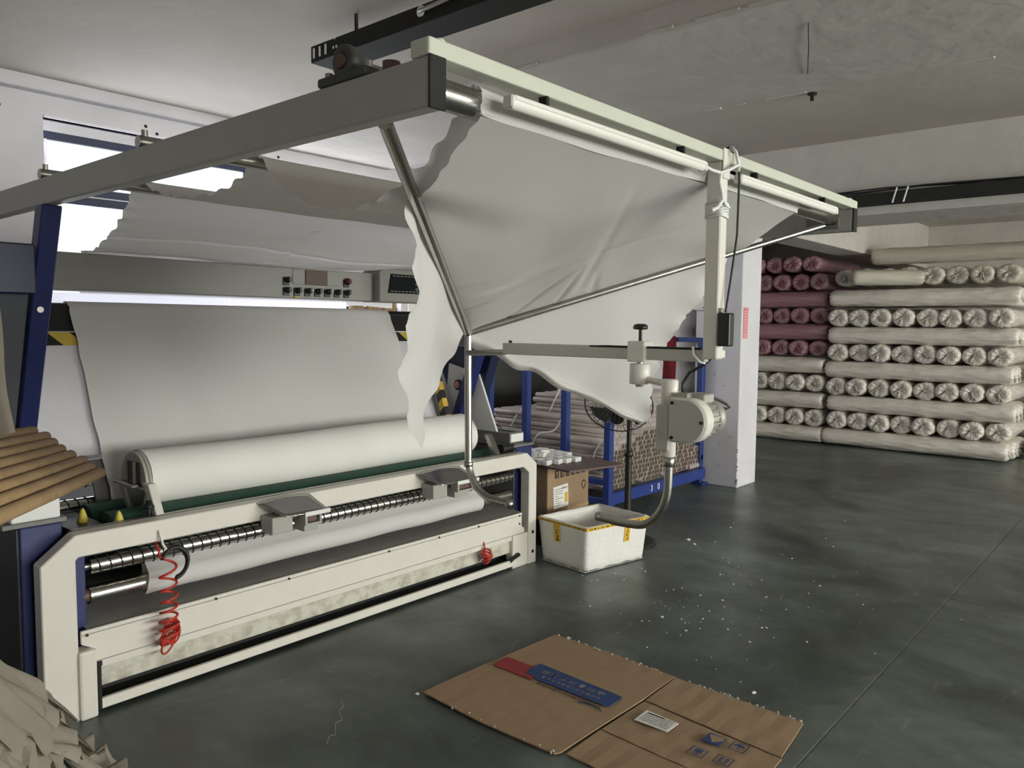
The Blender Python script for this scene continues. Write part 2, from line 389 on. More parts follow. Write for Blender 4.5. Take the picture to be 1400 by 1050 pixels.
# column with chipped foot
co = struct('column', MB().box(6.86, 7.27, 3.14, 3.60, 0, ZC - 0.02, 0.008), 'wall')
mb = MB()
for k in range(14):
    z = abs(random.gauss(0, 0.13)); mb.box(6.856 + random.random()*.003, 6.870, 3.137, 3.147 + random.random()*.01, z, z + random.uniform(.006, .022), 0.002)
mb.build('chipped_edge', 'greyink', co, kind='stuff')
mb = MB()
for k in range(9):
    y = random.uniform(3.2, 3.55); z = random.uniform(0.15, 1.3); mb.box(6.8575, 6.8605, y, y + .012, z, z + .012)
mb.build('plaster_pits', 'greyink', co, kind='stuff')

nt_ = thing('paper_notice', 'pink printed paper notice taped to the white column', 'notice', (6.945, 3.138, 1.54))
MB().box(6.895, 6.99, 3.134, 3.139, 1.395, 1.685).build('sheet', 'pinkpaper', nt_)
mb = MB()
for r_ in range(9):
    z = 1.66 - r_*0.026
    mb.box(6.905, 6.905 + random.uniform(.055, .078), 3.1333, 3.1343, z, z + (.012 if r_ == 0 else .006))
mb.build('printed_lines', 'pinkprint', nt_, kind='stuff')
jb = thing('junction_box', 'white junction box fixed to the side of the column', 'electrical box', (6.85, 3.5, 1.77))
MB().box(6.80, 6.86, 3.47, 3.60, 1.66, 1.885, 0.008).build('box_body', 'white', jb)
MB().box(6.797, 6.80, 3.485, 3.585, 1.675, 1.87, 0.003).build('box_cover', 'lightbody', jb)
for y, z in ((3.495, 1.685), (3.575, 1.86)): MB().cyl((6.793, y, z), (6.798, y, z), 0.006, 8).build('screw', 'charcoal', jb)

# ceiling cable trays
def tray(name, label, x0, x1, ya, yb, z0, z1, slots):
    t = thing(name, label, 'cable tray', ((x0+x1)/2, yb, z0))
    MB().box(x0, x1, ya, yb, z0, z1, 0.002).build('tray_body', 'charcoal', t)
    for y in [yb - 0.3 - k*1.6 for k in range(int((yb-ya)/1.6)+1)]:
        MB().box(*((x0 + .06, x0 + .075, y, y + .012, z1, ZC) if slots else (x1, 6.862, y, y + .02, z0 + .03, z0 + .05))).build('hanger', 'charcoal', t)
    if slots:
        for k in range(3): MB().box(x0 - .003, x0 + .002, yb - .035 - k*.05, yb - .022 - k*.05, z0 + .02, z1 - .015).build('slot', 'paper', t)
        for dy, dz in ((.19, .045), (.215, .045), (.20, .09)): MB().box(x0 - .003, x0 + .001, yb - dy - .010, yb - dy, z0 + dz - .012, z0 + dz).build('slot', 'paper', t)
    return t
t = tray('cable_tray', 'black metal cable tray with slotted end hanging above the overhead frame', 2.50, 2.68, -2.6, 3.57, 2.86, 2.945, True)
MB().lathe([(0.0, 0.005), (.012, .005), (.022, 0.0), (.026, .006), (.016, .012), (0.0, .012)], (2.50, 2.72, 2.915), (-1, 0, 0), 14).build('cable_gland', 'white', t)
MB().tube([(2.49, 2.72, 2.915), (2.47, 2.64, 2.905), (2.47, 2.45, 2.915), (2.48, 2.2, 2.94), (2.49, 1.9, 2.955)], 0.011, 7).build('cable', 'steel', t)
t = tray('cable_tray', 'dark steel cable tray fixed along the concrete beam at the right', 6.66, 6.84, -2.6, 2.9, 2.495, 2.575, False)
MB().tube([(6.70, -2.4, 2.59), (6.70, 0.8, 2.585), (6.68, 1.6, 2.60), (6.70, 2.1, 2.59), (6.69, 2.5, 2.60), (6.70, 3.1, 2.60)], 0.008, 6).build('cable', 'black', t)
MB().tube([(6.74, -2.4, 2.59), (6.74, 1.2, 2.585), (6.72, 1.9, 2.615), (6.74, 2.7, 2.60)], 0.006, 6).build('cable', 'charcoal', t)
for y in (1.72, 1.80): MB().tube([(6.655, y, 2.60), (6.652, y + .015, 2.54), (6.655, y + .03, 2.485)], 0.006, 6).build('cable_tie', 'white', t)

# ------------------------------------------------------------------ the fabric folding and rolling machine
mc = thing('fabric_folding_machine', 'long blue and cream fabric folding machine with overhead frame and triangular tube former',
           'machine', (2.4, 3.2, 0))
# front portal frame
XL, XR = 0.985, 3.82
out = [(XL, 0.0), (XL, 0.615), (1.105, 0.71), (3.725, 0.71), (XR, 0.635), (XR, 0.0), (3.745, 0.0), (3.745, 0.585), (3.69, 0.625), (1.115, 0.625), (1.105, 0.615), (1.105, 0.0)]
ff = MB().prism([(a, b) for a, b in out], 1, 3.085, 3.155, 0.004).build('front_frame', 'cream', mc)
for x, z in ((3.785, .075), (3.785, .20)): MB().cyl((x, 3.082, z), (x, 3.088, z), 0.011, 10).build('bolt', 'charcoal', ff)
MB().box(1.10, 1.165, 3.07, 3.15, 0.0, 0.265, 0.01).build('foot_plate', 'cream', mc)
MB().box(3.60, 3.745, 3.09, 3.15, 0.0, 0.205, 0.006).build('foot_plate', 'cream', mc)
MB().box(1.12, 3.70, 3.155, 3.185, 0.700, 0.712, 0.002).box(1.12, 3.70, 3.19, 3.20, 0.690, 0.704, 0.002).build('rail_strip', 'steel', mc)
# cabinets at both ends
cl = MB().box(0.955, 1.10, 3.19, 3.95, 0.0, 0.745, 0.006).build('left_cabinet', 'blue', mc)
MB().box(0.948, 0.955, 3.20, 3.94, 0.01, 0.74).build('cabinet_side_shade', 'black', cl)  # black sheet added over the navy flank in place of its shade
MB().box(0.90, 1.115, 3.185, 3.40, 0.747, 0.765, 0.002).build('cabinet_lid', 'midgrey', cl)
MB().box(0.93, 1.095, 3.19, 3.34, 0.765, 0.855, 0.006).build('lid_block', 'white', cl)
MB().box(1.10, 1.165, 3.16, 3.21, 0.25, 0.66, 0.003).build('inner_post', 'blue', mc)
cr = MB().box(3.725, 3.885, 3.18, 3.90, 0.0, 0.735, 0.004).build('right_cabinet', 'blue', mc)
MB().box(3.718, 3.726, 3.19, 3.88, 0.02, 0.725).build('inner_panel', 'midgrey', cr)
MB().box(3.70, 3.90, 3.175, 3.91, 0.735, 0.748, 0.002).build('cabinet_lid', 'midgrey', cr)
# working platform, apron and base
pl = MB().prism([(3.11, 0.325), (3.11, 0.33), (3.62, 0.385), (3.62, 0.375)], 0, 1.15, 3.715).build('platform', 'platform', mc)
ap = MB().prism([(1.12, 0.335), (3.695, 0.335), (3.695, 0.25), (3.72, 0.235), (3.72, 0.175), (1.17, 0.175), (1.17, 0.255), (1.12, 0.285)], 1, 3.10, 3.112, 0.002).build('apron_panel', 'cream', mc)
MB().box(1.125, 3.69, 3.096, 3.101, 0.318, 0.3215).build('apron_seam', 'grey_enamel', ap)
MB().box(1.175, 3.715, 3.096, 3.101, 0.205, 0.2085).build('apron_seam', 'grey_enamel', ap)
for x, z in ((1.14, .318), (1.66, .322), (2.02, .322), (2.62, .322), (2.98, .322), (3.30, .322), (3.67, .32), (3.67, .27)):
    MB().cyl((x, 3.094, z), (x, 3.101, z), 0.006, 8).build('screw', 'ink', ap)
MB().box(1.17, 3.62, 3.118, 3.145, 0.095, 0.178, 0.003).build('lower_beam', 'dirty', mc)
MB().box(1.12, 3.72, 3.19, 3.85, 0.05, 0.17).build('base_tray', 'black', mc)
MB().box(1.17, 3.62, 3.10, 3.30, 0.012, 0.05).build('base_plate', 'charcoal', mc)
MB().box(1.18, 3.66, 3.085, 3.105, 0.018, 0.058, 0.003).build('kick_rail', 'cream', mc)
MB().cyl((1.175, 3.09, 0.02), (1.175, 3.09, 0.19), 0.010, 8).cyl((1.175, 3.09, 0.19), (1.175, 3.09, 0.205), 0.014, 8).build('adjusting_bolt', 'charcoal', mc)
MB().tube([(3.56, 3.10, .04), (3.60, 3.085, .07), (3.64, 3.07, .09)], 0.012, 8).build('foot_lever', 'charcoal', mc)
# rollers
def spiral_roller(y, z, r, x0, x1, name='spiral_roller', pitch=0.042, mat_='chrome'):
    o = MB().cyl((x0, y, z), (x1, y, z), r, 20).build(name, mat_, mc)
    n = int((x1-x0)/pitch*10); pts = []
    for i in range(n+1):
        x = x0 + 0.01 + (x1-x0-0.02)*i/n; w = 2*PI*i/10
        pts.append((x, y + (r+.001)*math.cos(w), z + (r+.001)*math.sin(w)))
    MB().tube(pts, 0.0034, 4).build('spiral_rib', 'charcoal', o)
    for xa, xb in ((x0 - .04, x0 + .002), (x1 - .002, x1 + .04)): MB().cyl((xa, y, z), (xb, y, z), r*.45, 10).build('shaft', 'steel', o)
    return o
spiral_roller(3.185, 0.556, 0.034, 1.185, 3.66)
spiral_roller(3.74, 0.80, 0.042, 1.14, 3.70)
spiral_roller(3.70, 0.685, 0.034, 1.14, 3.70)
MB().cyl((1.18, 3.185, 0.442), (3.66, 3.185, 0.442), 0.036, 22).build('steel_roller', 'chrome', mc)
MB().cyl((1.155, 3.185, .442), (1.182, 3.185, .442), 0.026, 16).build('roller_bearing', 'brown', mc)
sp = catmull([(3.245, 0.60), (3.222, 0.565), (3.205, 0.525), (3.175, 0.497), (3.148, 0.478), (3.134, 0.452), (3.138, 0.422), (3.160, 0.398), (3.190, 0.393), (3.218, 0.408), (3.232, 0.44), (3.235, 0.50), (3.243, 0.58)], 4)
ct = MB().grid(lambda u, v: (1.40 + u*1.98 + 0.012*math.sin(v*9)*(1-u) - .03*(1-u)*max(0, .35-v), sp[min(int(v*48), 48)][0] + .002*math.sin(u*30), sp[min(int(v*48), 48)][1] + .002*math.sin(u*22)), 40, 48)
ct.build('cloth_sleeve', 'cloth', mc, 'white cloth wound on the lower steel roller')
MB().box(1.15, 3.70, 3.62, 3.63, 0.38, 0.60).build('rear_panel', 'black', mc)
for y in (3.305, 3.505):
    d_ = MB().cyl((1.30, y, 0.639), (3.66, y, 0.639), 0.089, 32).build('rubber_drum', 'green', mc)
    for xa, xb in ((1.14, 1.30), (3.66, 3.72)): MB().cyl((xa, y, .639), (xb, y, .639), 0.03, 12).build('shaft', 'charcoal', d_)
for x, y in ((1.235, 3.36), (1.315, 3.21)):
    MB().lathe([(0.0, 0.058), (.008, .050), (.024, 0.0), (0.0, 0.0)], (x, y, 0.690), (0, 0, 1), 14).build('drum_guard', 'yellowp', mc)
MB().box(1.15, 1.285, 3.16, 3.62, 0.60, 0.690, 0.004).build('drum_end_plate', 'black', mc)
# core clamp holding the left end of the roll
def clamp(x, s):
    arch = [(3.40 + .122*math.cos(w), .815 + .132*math.sin(w)) for w in [PI*i/16 for i in range(17)]]
    inner = [(3.468, .815), (3.468, .905), (3.332, .905), (3.332, .815)]
    o = MB().prism(arch + inner[::-1], 0, x + .012, x + .024, 0.002).build('clamp_disc', 'grey_enamel', mc)
    MB().box(x + .018, x + .032, 3.335, 3.465, .815, .902).build('clamp_core', 'brown', o)
    MB().box(x + .002, x + .014, 3.375, 3.388, .80, .905).build('clamp_core_edge', 'steel', o)
    MB().box(x - .015, x + .02, 3.36, 3.535, 0.796, 0.812, 0.003).build('clamp_shelf', 'steel', o)
    MB().prism([(3.53, 0.80), (3.475, 0.80), (3.405, 0.69), (3.435, 0.68)], 0, x + .0, x + .016, 0.002).build('clamp_bracket', 'grey_enamel', o)
    MB().prism([(3.475, 0.80), (3.28, 0.80), (3.31, 0.73), (3.39, 0.70)], 0, x + .008, x + .016, 0.002).build('clamp_plate', 'steel', o)
    MB().prism([(3.29, 0.83), (3.235, 0.83), (3.165, 0.712), (3.205, 0.706)], 0, x + .0, x + .034, 0.003).build('clamp_arm', 'cream', o)
    MB().cyl((x - .015, 3.20, 0.705), (x - .015, 3.20, 0.745), 0.008, 8).lathe([(0, 0), (.022, 0), (.024, .01), (.012, .016), (.012, .03), (0, .032)], (x - .015, 3.20, .74), (0, 0, 1), 8).build('clamp_knob', 'black', o)
clamp(1.445, 1)
MB().prism([(3.27, 0.83), (3.23, 0.83), (3.16, 0.712), (3.20, 0.708)], 0, 3.52, 3.56, 0.003).build('clamp_arm', 'steel', mc)
MB().cyl((3.62, 3.20, 0.735), (3.72, 3.20, 0.735), 0.022, 12).cyl((3.60, 3.20, .735), (3.63, 3.20, .735), .03, 12).build('clamp_spindle', 'black', mc)
# sensor brackets carried by the front frame
def bracket(x, w):
    """curved steel tray hooked over the front beam with a lipped channel under it"""
    def pt(u, v):   # u across, v from the beam towards the viewer
        xl = x - w*.5 + .06*v; xr = x + w*.42 + .02*v
        return (lerp(xl, xr, u), 3.086 - .135*v, .706 - .050*v + .014*math.sin(PI*u)*(1-v) - .012*u*v)
    o = MB().grid(pt, 10, 6).build('sensor_bracket', 'chrome', mc, thick=.004)
    a, b = Vector(pt(.42, 1)), Vector(pt(1, 1))
    MB().box(a.x, b.x, 2.945, 2.952, a.z - .012, a.z + .008, 0.002).build('bracket_lip', 'white', o)
    MB().box(a.x, a.x + .012, 2.946, 3.0, a.z - .045, a.z - .008).box(a.x, b.x - .05, 2.946, 3.0, a.z - .052, a.z - .044).box(b.x - .06, b.x - .05, 2.946, 3.0, a.z - .045, a.z - .008).build('bracket_channel', 'grey_enamel', o)
    MB().box(a.x + .02, b.x - .07, 2.955, 3.04, a.z - .04, a.z - .012, 0.002).build('sensor_block', 'brown', o)
    MB().box(a.x - .14, a.x - .035, 2.99, 3.08, a.z - .075, a.z + .0, 0.003).build('bracket_box', 'grey_enamel', o)
    MB().box(a.x + .03, b.x - .03, 3.0, 3.08, a.z - .095, a.z - .045, 0.002).build('bracket_foot', 'grey_enamel', o)
bracket(2.00, .30); bracket(2.97, .36)
# red coiled air hoses
def coil(x, y, z0, z1, r, turns, drop):
    pts = [(x - .015, y + .10, z0 + .03), (x - .02, y + .04, z0 + .012)]
    n = turns*14
    for i in range(n + 1):
        u = i/n; w = 2*PI*turns*u
        z = z0 - (z0 - z1)*(u**0.62)
        k = 1.0 if u < drop else 1.15
        pts.append((x + r*k*math.cos(w + PI), y + .6*r*math.sin(w) - 0.012, z))
    return MB().tube(pts, 0.0052, 6)
coil(1.425, 3.045, 0.60, 0.245, 0.034, 7, .7).build('air_hose', 'red', mc, 'red coiled air hose')
mb = MB()
for k in range(9):
    a = random.uniform(0, PI); c = Vector((1.438 + random.uniform(-.012, .012), 3.055, 0.232 + random.uniform(-.03, .03)))
    pts = [c + Vector((.034*math.cos(w), .016*math.sin(w+a), .042*math.sin(w + .4*math.sin(a)))) for w in [2*PI*i/18 for i in range(18)]]
    mb.tube(pts, 0.0042, 6, closed=True)
mb.build('air_hose_bundle', 'red', mc, 'bundled lower coils of the red air hose')
mb = MB()
for k in range(6):
    z = .115 + k*.011; rr = .030*math.sin(PI*(k+1)/7.5)+.008
    mb.tube([(3.34 + rr*math.cos(w), 3.068 + .8*rr*math.sin(w), z + .012*math.cos(w + k)) for w in [2*PI*i/16 for i in range(16)]], 0.0055, 6, closed=True)
mb.tube([(3.34, 3.075, .16), (3.335, 3.08, .19), (3.345, 3.10, .22)], .005, 6)
mb.build('air_hose_bundle', 'red', mc, 'small red coil of air hose at the right')
pts = [(1.46 + .055*math.cos(w), 3.05, .535 + .062*math.sin(w)) for w in [R(150) - R(230)*i/26 for i in range(27)]]
mb = MB().tube(pts, 0.0085, 8)
for i, p in enumerate(pts): mb.tube([Vector(p) + Vector((-.003, 0, .002)), Vector(p) + Vector((.003, 0, -.002))], 0.0115, 8)
mb.build('cable_loop', 'blackplastic', mc)
MB().tube([(1.415, 3.08, .67), (1.42, 3.06, .615), (1.435, 3.05, .585)], .005, 6).build('cable_tie', 'white', mc)

# inclined inspection board behind the cloth (slope from the roll up to the control panel)
def board_pt(z): return 3.73 + (z - 0.97)*0.464
def slab_on_board(x0, x1, z0, z1, d0, d1):
    return MB().prism([(board_pt(z0) + d0, z0), (board_pt(z1) + d0, z1), (board_pt(z1) + d1, z1), (board_pt(z0) + d1, z0)], 0, x0, x1)
slab_on_board(1.16, 3.74, 0.90, 1.39, 0.03, 0.06).build('inspection_board', 'wall', mc)
slab_on_board(1.16, 3.74, 1.39, 1.45, 0.025, 0.06).build('hazard_strip', 'hazard', mc)
bt = slab_on_board(1.16, 3.74, 1.455, 1.572, 0.03, 0.07).build('board_top', 'black', mc)
MB().cyl((1.16, 4.068, 1.553), (3.74, 4.068, 1.553), 0.036, 18).build('top_roller', 'blackplastic', mc)
slab_on_board(1.40, 3.50, 0.60, 0.88, 0.035, 0.05).build('lower_board', 'midgrey', mc)
# lamps and control panel
MB().box(1.19, 2.32, 4.11, 4.15, 1.570, 1.64, 0.006).build('inspection_lamp', 'lit', mc, 'lit white lamp strip')
MB().box(2.325, 3.13, 4.11, 4.15, 1.570, 1.64, 0.006).build('inspection_lamp', 'lit', mc, 'lit white lamp strip')
cp = MB().box(1.15, 3.30, 4.05, 4.17, 1.648, 1.830, 0.006).build('control_panel', 'panel', mc)
def knob(x, z, kind):
    b_ = MB().box(x - .021, x + .021, 4.043, 4.051, z - .034, z + .012, 0.002)
    b_.lathe([(0.0, .024), (.013, .024), (.018, .016), (.019, 0)], (x + .004, 4.045, z - .002), (0, -1, 0), 12)
    b_.box(x - .004, x + .014, 4.010, 4.026, z - .012, z + .016, 0.002)
    o = b_.build('selector_switch', 'blackplastic', cp)
    if kind == 'light': MB().lathe([(0, .030), (.009, .029), (.012, .022), (.012, .0)], (x + .014, 4.04, z + .002), (0, -1, 0), 10).build('push_cap', 'white', cp)
    if kind == 'tag': MB().box(x - .02, x + .02, 4.042, 4.045, z - .045, z - .035).build('tag_plate', 'yellowp', cp)
knob(2.646, 1.758, ''); knob(3.08, 1.764, '')
for x, k in ((2.645, ''), (2.718, 'tag'), (2.792, 'light'), (2.862, ''), (2.934, 'light'), (3.007, ''), (3.08, '')): knob(x, 1.698, k)
MB().lathe([(0, .03), (.018, .028), (.022, .014), (.02, 0)], (3.085, 4.045, 1.766), (0, -1, 0), 12).build('stop_button', 'redcloth', cp)
MB().box(2.778, 2.936, 4.044, 4.051, 1.733, 1.822, 0.003).build('counter_window', 'brown', cp)
for xa in (2.936, 2.69): MB().box(xa, xa + .082, 4.046, 4.051, 1.733, 1.822, 0.002).build('label_plate', 'panel', cp)
tb = MB().prism([(3.30, 1.645), (3.86, 1.645), (3.86, 1.885), (3.37, 1.885), (3.30, 1.84)], 1, 3.985, 4.17, 0.006).build('terminal_housing', 'panel', mc)
sc = MB().prism([(3.365, 1.705), (3.80, 1.705), (3.80, 1.83), (3.39, 1.83)], 1, 3.978, 3.988, 0.002).build('terminal_screen', 'screen', tb)
mb = MB()
for k in range(9): mb.box(3.405 + k*.032, 3.425 + k*.032, 3.976, 3.979, 1.815, 1.82).box(3.385 + k*.032, 3.405 + k*.032, 3.976, 3.979, 1.715, 1.72)
mb.build('screen_marks', 'greyink', sc, kind='stuff')
for i in range(3):
    for j in range(2): MB().box(3.60 + j*.035, 3.622 + j*.035, 3.974, 3.979, 1.725 + i*.034, 1.745 + i*.034, 0.001).build('key', 'greenlcd', sc)

# side housings and leaning posts
def lean(x0, x1, name):
    s_ = -0.40
    def yy(z, d=0): return 3.205 + (1.93 - z)*0.40 + d
    o = MB().prism([(yy(1.93), 1.93), (yy(1.93, .075), 1.93), (yy(0.70, .075), 0.70), (yy(0.70), 0.70)], 0, x0, x1, 0.005).build(name, 'blue', mc)
    for z in (1.545,): MB().cyl((x0 + .03, yy(z) - .008, z), (x0 + .03, yy(z) + .01, z), 0.012, 10).build('bolt', 'steel', o)
    return o
lean(1.075, 1.145, 'leaning_post'); lean(3.66, 3.735, 'leaning_post')
def housing(x0, x1):
    o = MB().prism([(3.32, 1.625), (4.10, 1.625), (4.10, 0.745), (3.66, 0.745)], 0, x0, x1, 0.004).build('side_housing', 'housing', mc)
    MB().prism([(3.25, 1.60), (4.12, 1.60), (4.12, 1.785), (3.25, 1.785)], 0, x0 - .008, x1 + .002, 0.006).build('housing_cap', 'darkblue', o)
    return o
housing(0.93, 1.06)
h2 = MB().prism([(3.40, 1.36), (4.10, 1.36), (4.10, 0.748), (3.62, 0.748)], 0, 3.76, 3.84, 0.004).build('side_housing', 'darkblue', mc)
rp = MB().prism([(3.52, 1.18), (3.80, 1.24), (3.86, 0.75), (3.33, 0.75)], 0, 3.742, 3.758, 0.003).build('side_plate', 'white', mc)
MB().lathe([(.030, 0), (.036, .004), (.036, .016), (.028, .02), (0, .018)], (3.742, 3.70, 1.10), (-1, 0, 0), 18).build('pressure_gauge', 'black', rp)
MB().lathe([(0, 0), (.024, 0), (.024, .003), (0, .003)], (3.722, 3.70, 1.10), (-1, 0, 0), 16).build('gauge_face', 'pinkpaper', rp)
MB().lathe([(0, .02), (.012, .018), (.014, 0)], (3.742, 3.60, 0.98), (-1, 0, 0), 10).build('valve_knob', 'charcoal', rp)
MB().prism([(3.73, 1.18), (3.77, 1.18), (3.66, 0.80), (3.60, 0.80)], 0, 3.56, 3.60).build('hazard_arm', 'hazard2', mc)
MB().prism([(3.775, 1.20), (3.80, 1.20), (3.69, 0.80), (3.665, 0.80)], 0, 3.56, 3.61, 0.003).build('guide_arm', 'midgrey', mc)
MB().tube([(0.99, 3.27, .86), (1.05, 3.30, .875), (1.12, 3.33, .88), (1.18, 3.36, .885)], 0.012, 8).build('air_line', 'yellowp', mc)
MB().tube([(1.18, 3.36, .885), (1.23, 3.37, .89), (1.29, 3.38, .885)], 0.012, 8).build('air_line', 'red', mc, 'red end of the air line')

# overhead frame
def arm(x0, x1):
    o = MB().box(x0, x1, 1.165, 4.35, 1.930, 2.030, 0.006).build('overhead_arm', 'grey_enamel', mc)
    MB().box(x0 - .001, x1 + .001, 1.158, 1.165, 1.928, 2.032, 0.002).build('end_cap', 'charcoal', o)
    return o
la = arm(1.088, 1.132); ra = arm(3.648, 3.692)
for x in (1.11, 3.67):   # flange bearings on the arms
    o = MB().box(x - .024, x + .024, 1.36, 1.53, 2.030, 2.052, 0.006).build('bearing_block', 'iron', mc)
    MB().lathe([(.018, 0), (.030, 0), (.036, .003), (.038, .014), (.036, .034), (.028, .040), (.018, .040), (.018, 0)], (x - .020, 1.445, 2.076), (1, 0, 0), 24).build('bearing_housing', 'iron', o)
    MB().cyl((x - .024, 1.445, 2.076), (x + .024, 1.445, 2.076), 0.016, 14).build('bearing_core', 'brown', o)
    for y in (1.375, 1.515): MB().cyl((x, y, 2.05), (x, y, 2.066), 0.010, 6).build('bolt', 'steel', o)
    MB().cyl((x, 1.30, 2.03), (x, 1.30, 2.048), 0.019, 14).build('end_stop', 'brown', mc)
MB().cyl((1.13, 1.445, 2.076), (1.24, 1.445, 2.076), 0.014, 14).build('stub_shaft', 'steel', mc)
fb = MB().box(1.086, 3.694, 1.160, 1.216, 2.030, 2.066, 0.005).build('front_beam', 'green_cream', mc)
for x in (1.14, 3.66): MB().lathe([(.012, 0), (.012, .006), (.007, .012), (0, .013)], (x, 1.186, 2.066), (0, 0, 1), 10).build('bolt', 'white', fb)
MB().cyl((1.13, 1.254, 1.996), (3.65, 1.254, 1.996), 0.033, 28).build('front_roller', 'chrome', mc)
for y in (2.45, 3.27):
    o = MB().cyl((1.096, y, 2.046), (3.684, y, 2.046), 0.021, 18).build('top_bar', 'steel', mc)
    MB().cyl((1.112, y, 2.06), (1.112, y, 2.084), 0.010, 8).build('bar_bolt', 'steel', o)
    MB().cyl((1.090, y, 2.046), (1.097, y, 2.046), 0.019, 16).build('bar_cap', 'steel', o)
# lamp tubes under the front beam
def lamp(x0, x1):
    o = MB().box(x0, x1, 1.150, 1.180, 1.993, 2.006, 0.003).build('tube_lamp', 'lightbody', mc)
    MB().grid(lambda u, v: (x0 + (x1-x0)*u, 1.165 + .0135*math.cos(PI*v), 1.994 - .018*math.sin(PI*v)), 2, 10).build('lamp_diffuser', 'lightbody', o)
    for xa, xb in ((x0 - .010, x0 + .004), (x1 - .004, x1 + .010)): MB().box(xa, xb, 1.150, 1.180, 1.976, 2.005, 0.004).build('lamp_end', 'white', o)
    for f in (.14, .86):
        x = x0 + (x1-x0)*f; MB().box(x - .006, x + .006, 1.158, 1.184, 2.005, 2.031, 0.002).build('lamp_clip', 'charcoal', o)
lamp(1.335, 2.235); lamp(2.495, 3.41)
MB().tube([(2.247, 1.165, 1.995), (2.29, 1.16, 1.988), (2.33, 1.15, 1.985), (2.37, 1.140, 2.0), (2.41, 1.13, 2.02)], .006, 6).build('lamp_cord', 'white', mc)
MB().tube([(2.483, 1.165, 1.995), (2.45, 1.15, 2.0), (2.42, 1.132, 2.02), (2.40, 1.135, 2.06), (2.42, 1.16, 2.08), (2.45, 1.19, 2.075)], .006, 6).build('lamp_cord', 'white', mc)
# hanging post, arm and its fittings
XP = 2.385
po = MB().box(XP - .024, XP + .024, 1.163, 1.214, 1.395, 2.03, 0.004).build('drop_post', 'cream', mc)
MB().box(XP - .024, XP + .024, 1.156, 1.161, 1.975, 2.07, 0.003).build('post_head', 'cream', po)
mb = MB()
for k in range(8):
    z = 1.856 + k*.0062
    mb.tube([(XP + .029*math.copysign(abs(math.cos(w))**.5, math.cos(w)), 1.188 + .031*math.copysign(abs(math.sin(w))**.5, math.sin(w)), z + .003*math.sin(w*2+k)) for w in [2*PI*i/20 for i in range(20)]], .004, 6, closed=True)
mb.build('wound_cord', 'white', po, 'white cord wound round the post')
MB().tube([(2.33, 1.150, 1.985), (2.322, 1.15, 1.955), (2.335, 1.148, 1.925), (2.35, 1.152, 1.905), (2.335, 1.16, 1.880), (2.312, 1.17, 1.868)], .007, 6).tube([(2.35, 1.152, 1.908), (2.37, 1.15, 1.890), (2.40, 1.153, 1.885)], .005, 6).build('loose_cord', 'white', po)
MB().tube([(2.405, 1.20, 2.070), (2.425, 1.17, 2.082), (2.438, 1.145, 2.055), (2.442, 1.140, 1.98), (2.442, 1.142, 1.80), (2.412, 1.145, 1.66), (2.385, 1.147, 1.548)], .004, 6).build('power_cord', 'blackplastic', po)
ad = MB().box(2.358, 2.396, 1.120, 1.163, 1.438, 1.546, 0.005).build('power_adapter', 'blackplastic', po)
MB().box(2.366, 2.38, 1.150, 1.163, 1.546, 1.562, 0.002).build('adapter_hook', 'steel', ad)
MB().box(XP + .02, XP + .045, 1.165, 1.20, 1.398, 1.425, 0.003).build('post_tab', 'cream', po)
ar = MB().box(XP - .016, XP + .016, 1.21, 2.10, 1.384, 1.430, 0.003).build('carrier_arm', 'grey_light', mc)
MB().box(XP - .017, XP - .014, 1.22, 1.67, 1.424, 1.4305).box(XP - .0168, XP + .0168, 1.22, 1.63, 1.4302, 1.4312).build('worn_edge', 'charcoal', ar)
MB().cyl((XP, 2.07, 1.43), (XP, 2.07, 1.44), .007, 8).build('set_screw', 'charcoal', ar)
MB().cyl((XP, 2.09, 1.392), (XP, 2.31, 1.382), 0.0125, 12).build('arm_rod', 'steel', mc)
MB().tube([(XP - .02, 1.25, 1.435), (XP - .026, 1.245, 1.41), (XP - .020, 1.225, 1.385), (XP, 1.215, 1.38)], .004, 6).build('tie_strap', 'white', ar)
cl2 = MB().box(XP - .032, XP + .032, 1.43, 1.50, 1.376, 1.449, 0.004).build('arm_clamp', 'cream', mc)
MB().cyl((XP, 1.465, 1.445), (XP, 1.465, 1.492), 0.0065, 10).lathe([(0, 0), (.024, .002), (.027, .007), (.024, .018), (.012, .022), (0, .022)], (XP, 1.465, 1.488), (0, 0, 1), 9).build('clamp_knob', 'blackplastic', cl2)
MB().cyl((XP, 1.465, 1.362), (XP, 1.465, 1.378), 0.012, 12).build('swivel_pin', 'steel', cl2)
MB().lathe([(0, 0), (.014, 0), (.014, .010), (.033, .010), (.036, .014), (.036, .078), (.033, .082), (0, .082)], (XP, 1.465, 1.288), (0, 0, 1), 24).build('swivel_barrel', 'cream', cl2)
XJ = 2.375
MB().tube([(XP, 1.43, 1.315), (XJ + .005, 1.36, 1.306)], 0.012, 12).build('swing_link', 'cream', mc)
MB().lathe([(0, 0), (.022, 0), (.024, .004), (.024, .18), (.029, .185), (.029, .262), (.026, .266), (0, .266)], (XJ, 1.338, 1.055), (0, 0, 1), 20).build('guide_sleeve', 'cream', mc)
MB().box(XJ - .028, XJ + .028, 1.325, 1.375, 1.075, 1.235, 0.004).build('sleeve_plate', 'grey_light', mc)
GY, GZ, GR = 1.243, 1.190, .075
gb = MB(); pts = [(1.308, GZ + GR), (1.308, GZ - GR)] + [(GY - GR*math.sin(w), GZ - GR*math.cos(w)) for w in [PI*i/14 for i in range(15)]]
gb.prism(pts, 0, 2.318, 2.372, 0.005).build('gearbox', 'cream', mc)
